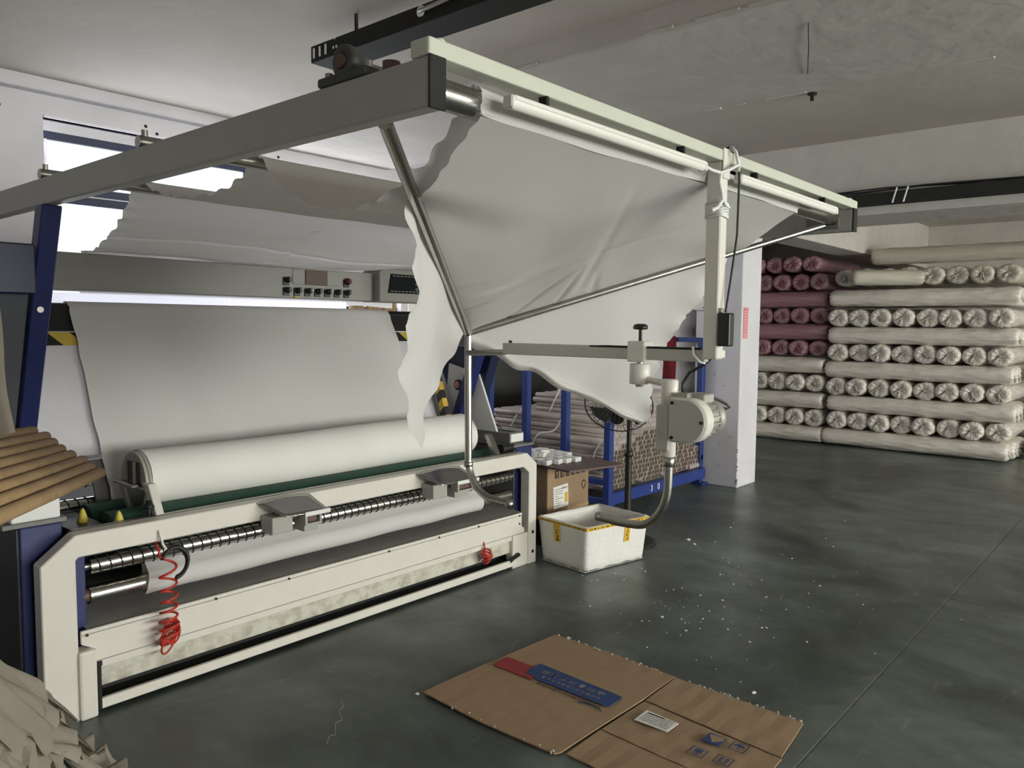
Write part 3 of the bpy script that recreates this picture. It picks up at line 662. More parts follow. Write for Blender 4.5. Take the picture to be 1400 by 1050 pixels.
gx = MB().prism([(1.304, GZ + GR - .005), (1.304, GZ - GR + .005)] + [(GY - (GR-.006)*math.sin(w), GZ - (GR-.006)*math.cos(w)) for w in [PI*i/14 for i in range(15)]], 0, 2.311, 2.319, 0.002).build('gearbox_cover', 'grey_light', mc)
for y, z in ((1.292, GZ + .058), (1.292, GZ - .058), (1.185, GZ)): MB().cyl((2.307, y, z), (2.312, y, z), .006, 8).build('screw', 'charcoal', gx)
MY = 1.243
mo = MB().cyl((2.37, MY, GZ), (2.455, MY, GZ), 0.052, 24).lathe([(.052, 0), (.060, .004), (.060, .035), (.050, .05), (.02, .056), (0, .056)], (2.455, MY, GZ), (1, 0, 0), 24).build('motor', 'alu', mc)
for k in range(18):
    T = Matrix.Translation((2.41, MY, GZ)) @ Matrix.Rotation(2*PI*k/18, 4, 'X')
    MB().box(-.04, .045, -.0022, .0022, .050, .063, mx=T).build('cooling_fin', 'alu', mo)
MB().box(2.375, 2.445, MY - .035, MY + .035, GZ + .055, GZ + .088, 0.004).box(2.345, 2.375, MY + .01, MY + .055, GZ + .055, GZ + .090, 0.004).build('terminal_box', 'alu', mo)
MB().cyl((2.445, MY - .01, GZ + .072), (2.468, MY - .01, GZ + .070), .010, 12).build('cable_gland', 'white', mo)
MB().tube([(2.468, MY - .01, GZ + .070), (2.495, MY - .018, GZ + .064), (2.525, MY - .040, GZ + .046), (2.533, MY - .05, GZ + .034), (2.523, MY - .04, GZ + .028), (2.475, MY - .01, GZ + .036)], .005, 8).build('motor_cable', 'blackplastic', mo)
MB().tube([(2.425, 1.215, 1.395), (2.41, 1.235, 1.372), (2.40, 1.28, 1.345), (2.395, 1.30, 1.31), (2.39, 1.298, 1.28), (2.38, 1.285, 1.268)], .0055, 8).build('supply_cable', 'blackplastic', mo)
# tube former: the two slanting sides and the hooked guide tubes
V = Vector((2.392, 2.312, 1.466)); AL = Vector((1.152, 1.372, 1.944)); AR = Vector((3.652, 1.285, 1.966))
MB().tube([AL, V], 0.0175, 14).build('former_tube', 'chrome', mc)
MB().tube([AR, V], 0.0140, 14).build('former_tube', 'steel', mc)
fb2 = MB().box(3.640, 3.648, 1.22, 1.37, 1.945, 1.998, 0.003).build('former_bracket', 'midgrey', mc)
MB().box(3.637, 3.641, 1.235, 1.30, 1.962, 1.982, 0.002).build('bracket_slot', 'charcoal', fb2)
VJ = Vector((V.x, V.y, 0))
arc = [(V.x, 2.312, 1.464), (V.x, 2.311, 1.2), (V.x, 2.308, 0.93)]
for i in range(1, 11):
    w = PI/2*.93*i/10; arc.append((V.x, 2.308 - .15*(1-math.cos(w)), 0.93 - .155*math.sin(w)))
arc += [(V.x, 2.075, 0.772)]
j1 = MB().tube(arc, 0.0160, 14).build('hooked_guide', 'chrome', mc)
MB().lathe([(0, 0), (.018, .002), (.021, .012), (.018, .024), (0, .028)], (V.x, 2.085, .772), (0, -1, 0), 14).build('guide_tip', 'steel', j1)
MB().lathe([(.0165, 0), (.020, .003), (.020, .02), (.0165, .024)], (V.x, 2.308, .895), (0, 0, 1), 14).build('guide_collar', 'steel', j1)
arc = [(XJ, 1.335, 1.07), (XJ, 1.335, 1.02), (XJ, 1.336, 0.96)]
for i in range(1, 11):
    w = PI/2*.97*i/10; arc.append((XJ, 1.336 + .13*(1-math.cos(w)), 0.96 - .165*math.sin(w)))
arc += [(XJ, 1.53, 0.792), (XJ, 1.62, 0.797)]
j2 = MB().tube(arc, 0.0150, 14).build('hooked_guide', 'steel', mc)
MB().lathe([(0, 0), (.015, .002), (.019, .010), (.015, .022), (0, .025)], (XJ, 1.61, .797), (0, 1, .05), 14).build('guide_tip', 'steel', j2)
MB().lathe([(.016, 0), (.020, .003), (.020, .03), (.016, .034)], (XJ, 1.335, 1.02), (0, 0, 1), 14).build('guide_collar', 'steel', j2)

# ------------------------------------------------------------------ fabric on the machine
fr = thing('fabric_roll', 'large roll of white fabric lying on the green drums of the machine', 'fabric roll', (2.5, 3.4, 0.76))
RC = (3.402, 0.826); RR = 0.125
def rollpt(u, v):
    w = 2*PI*v; r = RR + .003*math.sin(u*9 + 2*math.sin(w)) + .002*math.sin(3*w + u*4)
    return (1.485 + u*1.99, RC[0] + r*math.cos(w), RC[1] + r*math.sin(w))
MB().grid(rollpt, 60, 48).build('wound_cloth', 'rollcloth', fr)
MB().lathe([(.04, 0.010), (.07, .006), (.10, .008), (.119, .004), (.126, -.010)], (3.475, RC[0], RC[1]), (1, 0, 0), 40).build('roll_end', 'rollcloth', fr)
MB().lathe([(.04, 0.010), (.07, .006), (.10, .008), (.119, .004), (.126, -.010)], (1.485, RC[0], RC[1]), (-1, 0, 0), 40).build('roll_end', 'rollcloth', fr)
MB().lathe([(.032, 0), (.032, 2.02)], (1.478, RC[0], RC[1]), (1, 0, 0), 18).build('core_tube', 'kraft', fr)

fs = thing('fabric_sheet', 'white fabric sheet stretched flat over the inclined inspection board behind the roll', 'fabric', (2.4, 3.8, 0.6))
path = catmull([(4.13, 1.50), (4.112, 1.565), (4.078, 1.596), (4.040, 1.585), (4.008, 1.54), (3.93, 1.39), (3.84, 1.195), (3.73, 0.965), (3.655, 0.80), (3.60, 0.69), (3.58, 0.645)], 9)
def board(u, v):
    i = u*(len(path)-1); k = min(int(i), len(path)-2); f = i-k
    y = path[k][0]*(1-f) + path[k+1][0]*f; z = path[k][1]*(1-f) + path[k+1][1]*f
    xl = 1.447 + .004*ripple(u*.8) + .03*max(0, u-.8)*5*.3; xr = 3.405 + .004*ripple(u*.9 + 3) - .028*math.sin(PI*min(1, u*1.1))*0 + .10*max(0, .22-u)*0
    x = xl + (xr-xl)*v
    d = .004*math.sin(x*6 + u*3) + .0025*math.sin(x*17 + 5*u) * (.3 + u)
    return (x, y - abs(d) - .004, z)
MB().grid(board, 90, 60).build('cloth', 'cloth', fs)

ov = thing('fabric_web', 'white fabric web draped over the overhead bars and folded around the triangular tube former', 'fabric', (2.4, 2.3, 1.5))
P = [(4.225, 1.60, 1.57), (4.215, 1.78, 1.565), (4.185, 1.836, 1.562), (4.11, 1.842, 1.558), (4.04, 1.842, 1.552), (3.86, 1.858, 1.525), (3.67, 1.893, 1.498), (3.51, 1.938, 1.475), (3.42, 1.985, 1.465), (3.355, 2.040, 1.46), (3.30, 2.072, 1.457), (3.24, 2.066, 1.457), (3.14, 2.020, 1.458), (3.0, 1.981, 1.46),
     (2.85, 1.964, 1.462), (2.68, 1.966, 1.468), (2.55, 1.998, 1.478), (2.49, 2.048, 1.485), (2.45, 2.070, 1.489), (2.40, 2.045, 1.484), (2.22, 1.925, 1.454), (2.02, 1.858, 1.424), (1.84, 1.836, 1.397), (1.67, 1.840, 1.371),
     (1.51, 1.872, 1.346), (1.385, 1.932, 1.327), (1.31, 1.985, 1.315), (1.275, 2.024, 1.308), (1.250, 2.033, 1.305), (1.222, 2.018, 1.302), (1.216, 1.990, 1.300), (1.224, 1.965, 1.300)]
W2 = catmull(P, 15)
def wid(y): return lerp(1.86, 2.04, min(1, max(0, (y - 1.25)/1.1)))
NW = len(W2) - 1
def ridge(d, w): return math.exp(-(d/w)**2)
def web(u, v):
    i = u*NW; k = min(int(i), NW-1); f = i-k
    y, z, xl = (W2[k][j]*(1-f) + W2[k+1][j]*f for j in range(3))
    e = min(v, 1-v); ed = math.exp(-e*60)
    sag = max(0.0, 2.03 - z)
    x = xl + wid(y)*v + (.006*ripple(u*3.1 + (7 if v > .5 else 0)))*ed*(1 if v < .5 else -1)
    z += ed*.006*math.sin(u*260 + v*9) + sag*.05*math.sin(x*4.2 + y*3) + .002*math.sin(x*15 + y*8)*min(1, sag*12)
    if 3.45 < y < 4.0:   # long creases in the back length
        z += .010*ridge(y - 3.74 - .05*math.sin(x*2.6), .011) + .010*ridge(x - 2.45 - (y - 3.6)*.12, .016)
    return (x, y, z)
MB().grid(web, NW, 130).build('draped_cloth', 'sheer', ov)
# the sheet that runs down the former, resting on its two tubes
TL0, TR0 = 0.235, 0.275          # where the cloth meets the left and right tube
TIPL = Vector((1.500, 1.645, 1.140)); TIPR = Vector((3.030, 1.800, 1.066))
YS = 1.224; ZS = 1.964
def sm(t): t = min(1, max(0, t)); return t*t*(3-2*t)
def former(u, v):
    y = lerp(YS, V.y - .012, u)
    tl = (y - AL.y)/(V.y - AL.y); tr = (y - AR.y)/(V.y - AR.y)
    L_ = AL + tl*(V - AL); R_ = AR + tr*(V - AR)
    if tl < TL0:
        q = (y - YS)/(lerp(AL.y, V.y, TL0) - YS); xl = lerp(1.300, lerp(AL.x, V.x, TL0) - .012, q) + .007*ripple(q*.42 + .2)*min(1, (1-q)*6)
    else: xl = L_.x - .012
    if tr < TR0:
        q = (y - YS)/(lerp(AR.y, V.y, TR0) - YS); xr = lerp(3.16, lerp(AR.x, V.x, TR0) + .012, sm(q*.8)/sm(.8)) - .004*ripple(q*.2)*min(1, (1-q)*6)
    else: xr = R_.x + .012
    x = lerp(xl, xr, v)
    zc = lerp(ZS, V.z + .012, u)
    c = (L_.x + R_.x)/2; h = max((R_.x - L_.x)/2, 1e-3); q = min(1.15, abs(x - c)/h)
    if x < c: zt = L_.z + .019; act = sm((tl - TL0 + .12)/.2)
    else: zt = R_.z + .016; act = sm((tr - TR0 + .12)/.2)
    z = zc + (zt - zc)*q**2.4*act
    b = math.sin(PI*min(1, max(0, v)))*math.sin(PI*u)
    wr = .004*math.sin(13*(x - .9*y))*b + .007*ridge(x - 2.0 - .9*(y-1.2), .022)*b - .008*ridge(x - 2.62 + .55*(y-1.2), .03)*b + .006*ridge(x - 2.85 + .9*(y-1.2), .02)*b
    if u > .45:
        w_ = sm((u-.45)/.2)*sm((1-u)/.12)
        wr += w_*(.010*ridge((x - 2.30) + .30*(y - 1.9), .011) + .011*ridge((x - 2.55) - .75*(y - 1.9), .010) + .009*ridge((x - 2.46) - .25*(y - 1.95), .010) + .010*ridge((x - 2.66) - 1.2*(y - 1.85), .012) - .004*ridge((x - 2.18) + .8*(y - 1.8), .012))
    return (x, y, z + wr)
MB().grid(former, 80, 110).build('folded_cloth', 'sheer', ov)
def flap(A, tip, t0, side, hollow=0.0):
    uu = (A - V).normalized()
    e = tip - V; LN = e.length; e.normalize()
    outw = Vector((0, 0, 1)).cross(uu).normalized()
    if outw.y < 0: outw = -outw
    def fn(a, b):
        t = lerp(t0, 1.0, a); base = A + (V - A)*t
        L_ = LN*a*(1 - hollow*math.sin(PI*a))
        p = base + e*(L_*b) + outw*.018 + Vector((0, 0, .012))*(1-b)
        selv = math.exp(-(1-b)*L_*22); end = math.exp(-(1-a)*16)
        p += uu*(.010*ripple(a*1.5 + side)*selv*min(1, a*8))
        s_ = L_*b
        p += outw*((.022 if side < 1 else .010)*math.sin(a*7 + b*3 + side)*b*(.3 + s_) + .010*math.sin(a*30 + side)*selv + .012*math.sin(b*19 + side)*end*b + .005*math.sin(11*a - 5*b))
        p += Vector((0, 0, 1))*(.008*end*math.sin(b*PI)*math.sin(b*21))
        return p
    return fn, e, outw
f1, e1, o1 = flap(AL, TIPL, TL0, 0.0)
MB().grid(f1, 70, 50).build('hanging_flap', 'sheer', ov, 'left flap hanging to a pointed tip')
f2, e2, o2 = flap(AR, TIPR, TR0, 2.0, 0.16)
MB().grid(f2, 70, 50).build('hanging_flap', 'sheer', ov, 'right flap falling in a wide triangle')
def hem(a, b):
    p = f2(1.0, b); k = .35 + .65*(1-b)
    return p + Vector((0, 0, -.060*a*k*(1 if b < .96 else .3))) + o2*(-.028*math.sin(a*PI) + .010*math.sin(b*23)*a) - Vector((0, 0, .009*math.sin(b*31)*a*k))
MB().grid(hem, 10, 60).build('hem', 'sheer', ov, 'soft turned hem of the right flap')

# ------------------------------------------------------------------ tubes leaning over the left cabinet
def tube_mesh(name, L, r, ri, n, mo_, mi, me_=None):
    """hollow tube along +X from 0 to L; returns the outer object with the bore as child"""
    mb = MB(); vs = []
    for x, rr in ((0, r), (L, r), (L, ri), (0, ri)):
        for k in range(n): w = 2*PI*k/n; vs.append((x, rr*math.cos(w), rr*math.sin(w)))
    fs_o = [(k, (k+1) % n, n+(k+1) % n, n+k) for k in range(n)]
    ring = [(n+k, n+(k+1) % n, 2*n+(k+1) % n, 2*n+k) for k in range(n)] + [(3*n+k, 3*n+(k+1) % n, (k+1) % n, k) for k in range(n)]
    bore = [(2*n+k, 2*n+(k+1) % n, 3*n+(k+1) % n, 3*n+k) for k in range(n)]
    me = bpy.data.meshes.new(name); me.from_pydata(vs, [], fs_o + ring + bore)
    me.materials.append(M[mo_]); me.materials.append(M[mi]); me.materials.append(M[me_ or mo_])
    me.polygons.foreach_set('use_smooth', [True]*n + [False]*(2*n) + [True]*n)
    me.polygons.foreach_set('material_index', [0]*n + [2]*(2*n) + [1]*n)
    b = bmesh.new(); b.from_mesh(me); bmesh.ops.recalc_face_normals(b, faces=list(b.faces)); b.to_mesh(me); b.free()
    o = bpy.data.objects.new(name, me); COL.objects.link(o); return o
TE = Vector((1.235, 3.175, 0.915)); TD = Vector((-.60, -.895, .085)).normalized(); TP = Vector((-.83, .555, 0))
d_ = 0.0435
proto = None; cnt = 0
WHERE = ['lowest by the white lid block', 'second up from the lid block', 'third up from the lid block', 'fourth up from the lid block', 'fifth up from the lid block',
         'sixth up from the lid block', 'second from the top of the pile', 'topmost of the pile']
ends = [0, .012, -.015, .01, .02, .0, -.03, .015]
for k in range(8):
    for j in range(0, k//2 + 1):
        p = TE + TP*(k*d_*.84 + j*d_*.10) + Vector((0, 0, k*d_*.54 - j*d_*1.02 + .0)) + TD*(ends[k] - .016*k + .06*j)
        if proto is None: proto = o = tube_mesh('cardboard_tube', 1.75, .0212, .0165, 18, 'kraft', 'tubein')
        else: o = dup(proto)
        o.location = p; o.rotation_mode = 'QUATERNION'; o.rotation_quaternion = TD.to_track_quat('X', 'Z')
        if j == 0: finish(o, 'brown cardboard tube over the left cabinet, ' + WHERE[k], 'cardboard tube', 'brown cardboard tubes lying over the left cabinet')
        else: finish(o, 'brown cardboard tube buried %s below the one %s' % (('', 'first', 'second', 'third', 'fourth')[j], WHERE[k]), 'cardboard tube', 'brown cardboard tubes lying over the left cabinet')
st = thing('tube_stand', 'dark steel trestle carrying the near ends of the brown tubes', 'trestle', (0.35, 1.95, 0))
TN = TE + TD*1.35; px = Vector((TP.x, TP.y, 0)).normalized()
za = TN.z - .026
MB().tube([TN + Vector((0, 0, -.05)) - px*.03, TN + Vector((0, 0, -.05)) + px*.40], .02, 10).build('top_bar', 'charcoal', st)
for s_ in (0.0, .36):
    for q in (-.14, .14):
        c = TN + px*s_ + Vector((0, 0, -.06)); f_ = Vector((c.x + TD.x*q, c.y + TD.y*q, 0.0))
        MB().tube([c, f_], .014, 8).build('leg', 'charcoal', st)

ls = thing('fabric_strip', 'pale fabric length hanging beside the grey side housing at the left edge', 'fabric', (0.90, 3.05, 1.3))
MB().grid(lambda u, v: (lerp(.845, .857, u) - .20*v + .004*math.sin(u*7), lerp(2.93, 2.88, u) + .23*v + .012*math.sin(v*9 + u*4), 1.56 - .42*u - .10*v*u), 16, 12).build('cloth', 'scrap', ls, thick=.003)

# ------------------------------------------------------------------ heap of fabric scraps at the lower left
hp = thing('scrap_heap', 'heap of crumpled beige non-woven scraps on the floor beside the machine foot', 'fabric scraps', (0.355, 2.60, 0))
HC = Vector((0.355, 2.60, 0)); HR = .61
def hprof(r): return 0.74*max(0.0, 1 - (r/HR)**1.5)
MB().grid(lambda u, v: (HC.x + HR*u*math.cos(2*PI*v), HC.y + HR*u*math.sin(2*PI*v), max(0.0, hprof(HR*u) - .03) + .01), 10, 26).build('inner_heap', 'scrap', hp, kind='stuff')
rnd = random.Random(11)
for k in range(52):
    a = 2*PI*rnd.random() if k > 38 else R(-95) + R(160)*(k/38 + rnd.uniform(-.04, .04))
    r0 = (.04, .16, .28, .36)[k % 4] + rnd.uniform(-.03, .05); L_ = rnd.uniform(.18, .34); w = rnd.uniform(.18, .32); lift = .012 + .022*((3 - k % 4)/3) + rnd.uniform(0, .022); tw = rnd.uniform(-.5, .5)
    ph = rnd.uniform(0, 9); fq = rnd.uniform(1.2, 2.2); jag = rnd.uniform(2, 5)
    def sh(u, v, a=a, r0=r0, L_=L_, w=w, lift=lift, tw=tw, ph=ph, fq=fq, jag=jag):
        aa = a + tw*(u - .5)*.5; r_ = r0 + L_*u*(1 + .10*math.sin(v*jag + ph)*u)
        side = (v - .5)*w*(1 - .15*u + .10*math.sin(u*5 + ph))
        r_ += .008*(abs(((v*4.3 + ph) % 1.0) - .5) - .25)*u*4*.5
        x = HC.x + r_*math.cos(aa) - side*math.sin(aa); y = HC.y + r_*math.sin(aa) + side*math.cos(aa)
        rr = math.hypot(x - HC.x, y - HC.y)
        fold = (.5 + .5*math.sin(2*PI*(v*fq*1.3 + .12*math.sin(u*4 + ph)) + ph))**1.6*.045*(.3 + u) + .010*math.sin(u*7 + ph)
        return (x, y, max(hprof(rr) + lift*(1 + u*.8) + fold + .016*u**3, .004 + .02*fold*5 + .02*u*hsh(k, 2)))
    MB().grid(sh, 12, 14).build('sheet', 'scrap', hp)

# ------------------------------------------------------------------ foam box with tape
fbx = thing('foam_box', 'open white foam box with yellow printed tape standing beside the machine foot', 'box', (4.09, 2.85, 0))
c0 = [Vector((3.865, 3.075)), Vector((3.822, 2.700)), Vector((4.335, 2.605)), Vector((4.40, 2.985))]
c1 = [Vector((3.850, 3.105)), Vector((3.800, 2.680)), Vector((4.345, 2.575)), Vector((4.42, 3.010))]
HB = 0.285
def ring(a, inset):
    c = sum(a, Vector((0, 0)))/4; out_ = []
    for p in a:
        d = (p - c); out_.append(p - d.normalized()*inset*1.414)
    return out_
def rounded(a, n=7, r=.03):
    out_ = []
    for i in range(4):
        p, q, s_ = a[i-1], a[i], a[(i+1) % 4]
        A_ = q + (p-q).normalized()*r; B_ = q + (s_-q).normalized()*r
        for k in range(n):
            t = k/(n-1); out_.append(A_*(1-t)**2 + q*2*t*(1-t) + B_*t*t)
        for k in range(1, 8): out_.append(B_ + ((a[(i+1) % 4] + (q - a[(i+1) % 4]).normalized()*r) - B_)*k/8)
    return out_
loops = []
def lp(a, z, jit=0.0, wav=0.0):
    pts = rounded(a); loops.append([Vector((p.x, p.y, z + wav*abs(math.sin(i*1.15)) + jit*(hsh(i, z)-.5))) for i, p in enumerate(pts)])
lp(ring(c0, .01), 0.004, 0, .012); lp(c0, 0.012, 0, .012)
for k in range(1, 8):
    f = k/8; lp([a*(1-f)+b*f for a, b in zip(c0, c1)], .012 + (HB-.012)*f)
lp(c1, HB, .004); lp(ring(c1, .008), HB + .004, .006); lp(ring(c1, .026), HB + .002, .006); lp(ring(c1, .034), HB - .02)
lp(ring(c0, .045), .06)
mb = MB(); n = len(loops[0]); vs = [p for l in loops for p in l]
mb.add(vs, [(i*n+k, i*n+(k+1) % n, (i+1)*n+(k+1) % n, (i+1)*n+k) for i in range(len(loops)-1) for k in range(n)], True)
mb.add([(*ring(c0, .045)[i], .06) for i in range(4)], [(0, 1, 2, 3)]); mb.add([(*c0[i], .006) for i in range(4)], [(3, 2, 1, 0)])
mb.build('box_shell', 'foam', fbx)
def face_pt(i, j, s_, z, off):
    f = z/HB; a = c0[i]*(1-f)+c1[i]*f; b = c0[j]*(1-f)+c1[j]*f; p = a + (b-a)*s_
    nrm = Vector(((b-a).y, -(b-a).x)).normalized()
    c = sum(c0, Vector((0, 0)))/4
    if nrm.dot(p - c) < 0: nrm = -nrm
    return Vector((p.x + nrm.x*off, p.y + nrm.y*off, z))
def tape(i, j, s0, s1, z0, z1, name='tape', m='yellow', off=.0025, lab=None):
    mb = MB(); mb.grid(lambda u, v: face_pt(i, j, s0 + (s1-s0)*u, z0 + (z1-z0)*v, off), 10, 4)
    return mb.build(name, m, fbx, lab)
def marks(parent, i, j, s0, s1, z0, z1, nu, nv):
    mb = MB()
    for a in range(nu):
        for b in range(nv):
            u0, v0 = s0 + (s1-s0)*(a+.15)/nu, z0 + (z1-z0)*(b+.15)/nv; u1, v1 = u0 + (s1-s0)*.7/nu, v0 + (z1-z0)*.7/nv
            for q in range(3):
                if rnd.random() < .5: k0, k1 = sorted((rnd.random(), rnd.random())); uu = (u0 + (u1-u0)*k0, u0 + (u1-u0)*max(k1, k0+.2)); h = v0 + (v1-v0)*rnd.random()*.8; vv = (h, h + (v1-v0)*.2)
                else: k = rnd.random()*.8; uu = (u0 + (u1-u0)*k, u0 + (u1-u0)*(k+.22)); vv = (v0, v1)
                mb.add([face_pt(i, j, uu[0], vv[0], .004), face_pt(i, j, uu[1], vv[0], .004), face_pt(i, j, uu[1], vv[1], .004), face_pt(i, j, uu[0], vv[1], .004)], [(0, 1, 2, 3)])
    mb.build('tape_print', 'ink', parent, kind='stuff')
t_ = tape(0, 1, .02, 1.0, .268, .286); marks(t_, 0, 1, .04, .98, .270, .284, 16, 1)
t_ = tape(1, 2, .0, 1.0, .266, .287); marks(t_, 1, 2, .03, .97, .268, .285, 15, 1)
t_ = tape(0, 1, .34, .48, .155, .268); marks(t_, 0, 1, .36, .46, .16, .265, 1, 5)
t_ = tape(1, 2, .60, .69, .150, .262); marks(t_, 1, 2, .615, .675, .155, .255, 1, 4)
# ------------------------------------------------------------------ carton, board and small white boxes
cr_ = thing('plastic_crate', 'low black plastic crate under the brown carton behind the foam box', 'crate', (4.36, 3.42, 0))
MB().prism([(4.12, 3.23), (4.62, 3.23), (4.62, 3.62), (4.12, 3.62)], 2, 0, .19, 0.006).build('crate_body', 'blackplastic', cr_)
mb = MB()
for k in range(8): mb.box(4.13 + k*.06, 4.165 + k*.06, 3.222, 3.232, .14, .20, 0.006)
mb.build('crate_rim', 'blackplastic', cr_)
ca = thing('carton', 'brown corrugated carton with black handling symbols and a white label behind the foam box', 'carton', (4.36, 3.42, .20))
MB().box(4.135, 4.615, 3.245, 3.60, .20, .548, 0.004).build('carton_body', 'carton', ca)
MB().box(4.36, 4.615, 3.2425, 3.2455, .21, .235).build('packing_tape', 'kraft', ca)
for k in range(6):
    x = 4.215 + k*.062; o = MB().box(x, x + .042, 3.2425, 3.2455, .455, .51).build('handling_symbol', 'ink', ca)
    mb = MB()
    if k % 3 == 0: mb.box(x + .008, x + .034, 3.241, 3.243, .49, .497).box(x + .018, x + .024, 3.241, 3.243, .463, .49)
    elif k % 3 == 1: mb.box(x + .012, x + .018, 3.241, 3.243, .465, .50).box(x + .026, x + .032, 3.241, 3.243, .465, .50)
    else: mb.box(x + .010, x + .032, 3.241, 3.243, .470, .475).box(x + .014, x + .028, 3.241, 3.243, .480, .50)
    mb.build('symbol_mark', 'carton', o)
lb = MB().box(4.20, 4.365, 3.2415, 3.2455, .245, .40, mx=Matrix.Translation((4.28, 3.24, .32)) @ Matrix.Rotation(R(-3), 4, 'Y') @ Matrix.Translation((-4.28, -3.24, -.32))).build('address_label', 'paper', ca)
mb = MB()
for k in range(8): mb.box(4.212, 4.212 + rnd.uniform(.04, .10), 3.2402, 3.2417, .262 + k*.016, .267 + k*.016)
for k in range(9): mb.box(4.29 + k*.007, 4.2935 + k*.007, 3.2402, 3.2417, .372, .388)
mb.build('label_print', 'greyink', lb, kind='stuff')
MB().box(4.325, 4.358, 3.2402, 3.2417, .275, .345).build('label_patch', 'yellow', lb)
mb = MB().tube([(4.545, 3.243, .40), (4.528, 3.243, .385), (4.531, 3.243, .365), (4.552, 3.243, .335), (4.573, 3.243, .365), (4.576, 3.243, .385), (4.559, 3.243, .40), (4.552, 3.243, .388)], .0025, 5, closed=True).build('printed_mark', 'ink', ca)

pk = thing('hardboard', 'thin brown board laid on the carton as a shelf beside the machine', 'board', (4.3, 3.3, .549))
F_ = Vector((4.052, 3.00)); e_u = Vector((.482, -.115)); e_v = Vector((.125, .80))
q = [F_, F_ + e_u, F_ + e_u + e_v*.95, F_ + e_v]
MB().prism([(p.x, p.y) for p in q], 2, .549, .562, 0.002).build('board_panel', 'plank', pk)
rb = random.Random(3)
wb0 = None; num = 0
for i in range(6):
    for j in range(5):
        u = .07 + .170*j + rb.uniform(-.012, .012); v = .34 + .108*i + rb.uniform(-.01, .01)
        if u > .90 or (j == 4 and i < 2): continue
        p = F_ + e_u*u + e_v*v
        lift = .0 if rb.random() > .18 else .034
        if wb0 is None:
            wb0 = thing('paper_box', 'x', 'small box', (0, 0, 0))
            MB().box(-.036, .036, -.038, .038, 0.0005, .030, 0.003).build('box_body', 'paper', wb0)
            MB().box(-.037, .037, -.003, .003, .002, .0310, 0.001).box(-.037, .037, -.0392, -.0378, .012, .014).build('box_seam', 'greyink', wb0)
            o = wb0
        else: o = dup(wb0)
        o.location = (p.x, p.y, .5622 + lift*0); o.rotation_euler = (0, 0, R(8) + rb.uniform(-.16, .16))
        finish(o, 'small white paper box, %s from the left in the %s row on the brown board' % (ORD[j+1], ORD[i+1]), 'small box', 'small white boxes on the brown board')
for k, (u, v, a) in enumerate(((.20, .50, .4), (.42, .62, -.3), (.14, .74, .2))):
    p = F_ + e_u*u + e_v*v; o = dup(wb0, (p.x, p.y, .5932), (0.0, 0, a))
    finish(o, 'small white paper box lying on top of the others, %s of the three' % ('front', 'right', 'rear')[k], 'small box', 'small white boxes on the brown board')

# control box and bits on the right cabinet
kb = thing('metal_box', 'flat grey metal box on top of the right end cabinet', 'box', (3.80, 3.45, .749))
MB().box(3.735, 3.875, 3.24, 3.60, .749, .815, 0.004).build('box_body', 'midgrey', kb)
MB().box(3.745, 3.865, 3.238, 3.2405, .757, .808, 0.002).build('front_plate', 'white', kb)
ot = thing('tape_roll', 'small orange tape roll on the grey metal box', 'tape', (3.80, 3.54, .816))
MB().lathe([(.020, 0), (.038, 0), (.038, .045), (.020, .045), (.020, 0)], (3.80, 3.54, .816), (0, 0, 1), 20).build('wound_tape', 'orange', ot)
pr = thing('hand_tool', 'small steel hand tool lying on the grey metal box', 'tool', (3.81, 3.36, .816))
MB().tube([(3.80, 3.42, .824), (3.815, 3.34, .822), (3.82, 3.28, .822)], .007, 8).build('handle', 'chrome', pr)
MB().lathe([(.010, 0), (.016, .003), (.016, .013), (.010, .016)], (3.80, 3.43, .816), (0, 0, 1), 12).build('tool_head', 'steel', pr)
pc = thing('power_cable', 'thin black cable sagging from the drum rack to the right end cabinet', 'cable', (3.9, 3.3, .75))
MB().tube(catmull([(4.0, 4.5, 1.12), (3.97, 4.0, .96), (3.92, 3.55, .84), (3.89, 3.36, .775), (3.87, 3.22, .752), (3.89, 3.195, .752)], 6), .0045, 6).build('cable', 'blackplastic', pc)

# ------------------------------------------------------------------ blue tube rack
rk = thing('tube_rack', 'blue steel rack with upright posts holding grey board tubes', 'rack', (5.98, 4.3, 0))
RX0, RX1, RY0, RY1 = 5.16, 6.80, 3.44, 5.05
for y, h in ((RY0, 0.94), (3.87, 1.30), (4.29, 1.36), (4.72, 1.40)):
    o = MB().box(RX0 - .03, RX0 + .03, y - .03, y + .03, 0.02, h, 0.004).build('post', 'rackblue', rk)
for y, h in ((3.50, 1.40), (4.25, 1.40), (4.95, 1.40)):
    MB().box(RX1 - .03, RX1 + .03, y - .03, y + .03, 0.02, h, 0.004).build('post', 'rackblue', rk)
MB().box(RX1 - .02, RX1 + .02, 3.47, 4.98, 1.355, 1.40, 0.003).build('top_rail', 'rackblue', rk)
for x in (RX0, RX1):
    for z in (0.08, 0.235): MB().box(x - .02, x + .02, RY0 + .03, RY1, z, z + .05, 0.003).build('side_rail', 'rackblue', rk)
bmr = MB().box(RX0 + .03, RX1 - .03, RY0 - .025, RY0 + .03, 0.075, 0.17, 0.003).build('front_beam', 'rackblue', rk)
for y in (3.95, 4.6): MB().box(RX0 + .02, RX1 - .02, y, y + .05, 0.085, 0.165, 0.003).build('cross_beam', 'rackblue', rk)
for x, y in ((RX0, RY0), (RX1, RY0 + .05), (RX0, 4.72), (RX1, 4.95)):
    MB().box(x - .06, x + .06, y - .06, y + .06, 0.0, 0.02, 0.002).build('foot_plate', 'rackblue', rk)
MB().prism([(RX0 + .03, .17), (RX0 + .03, .02), (RX0 + .10, .075), (RX0 + .10, .075)][:3], 1, RY0 - .01, RY0 + .01).build('gusset', 'rackblue', rk)
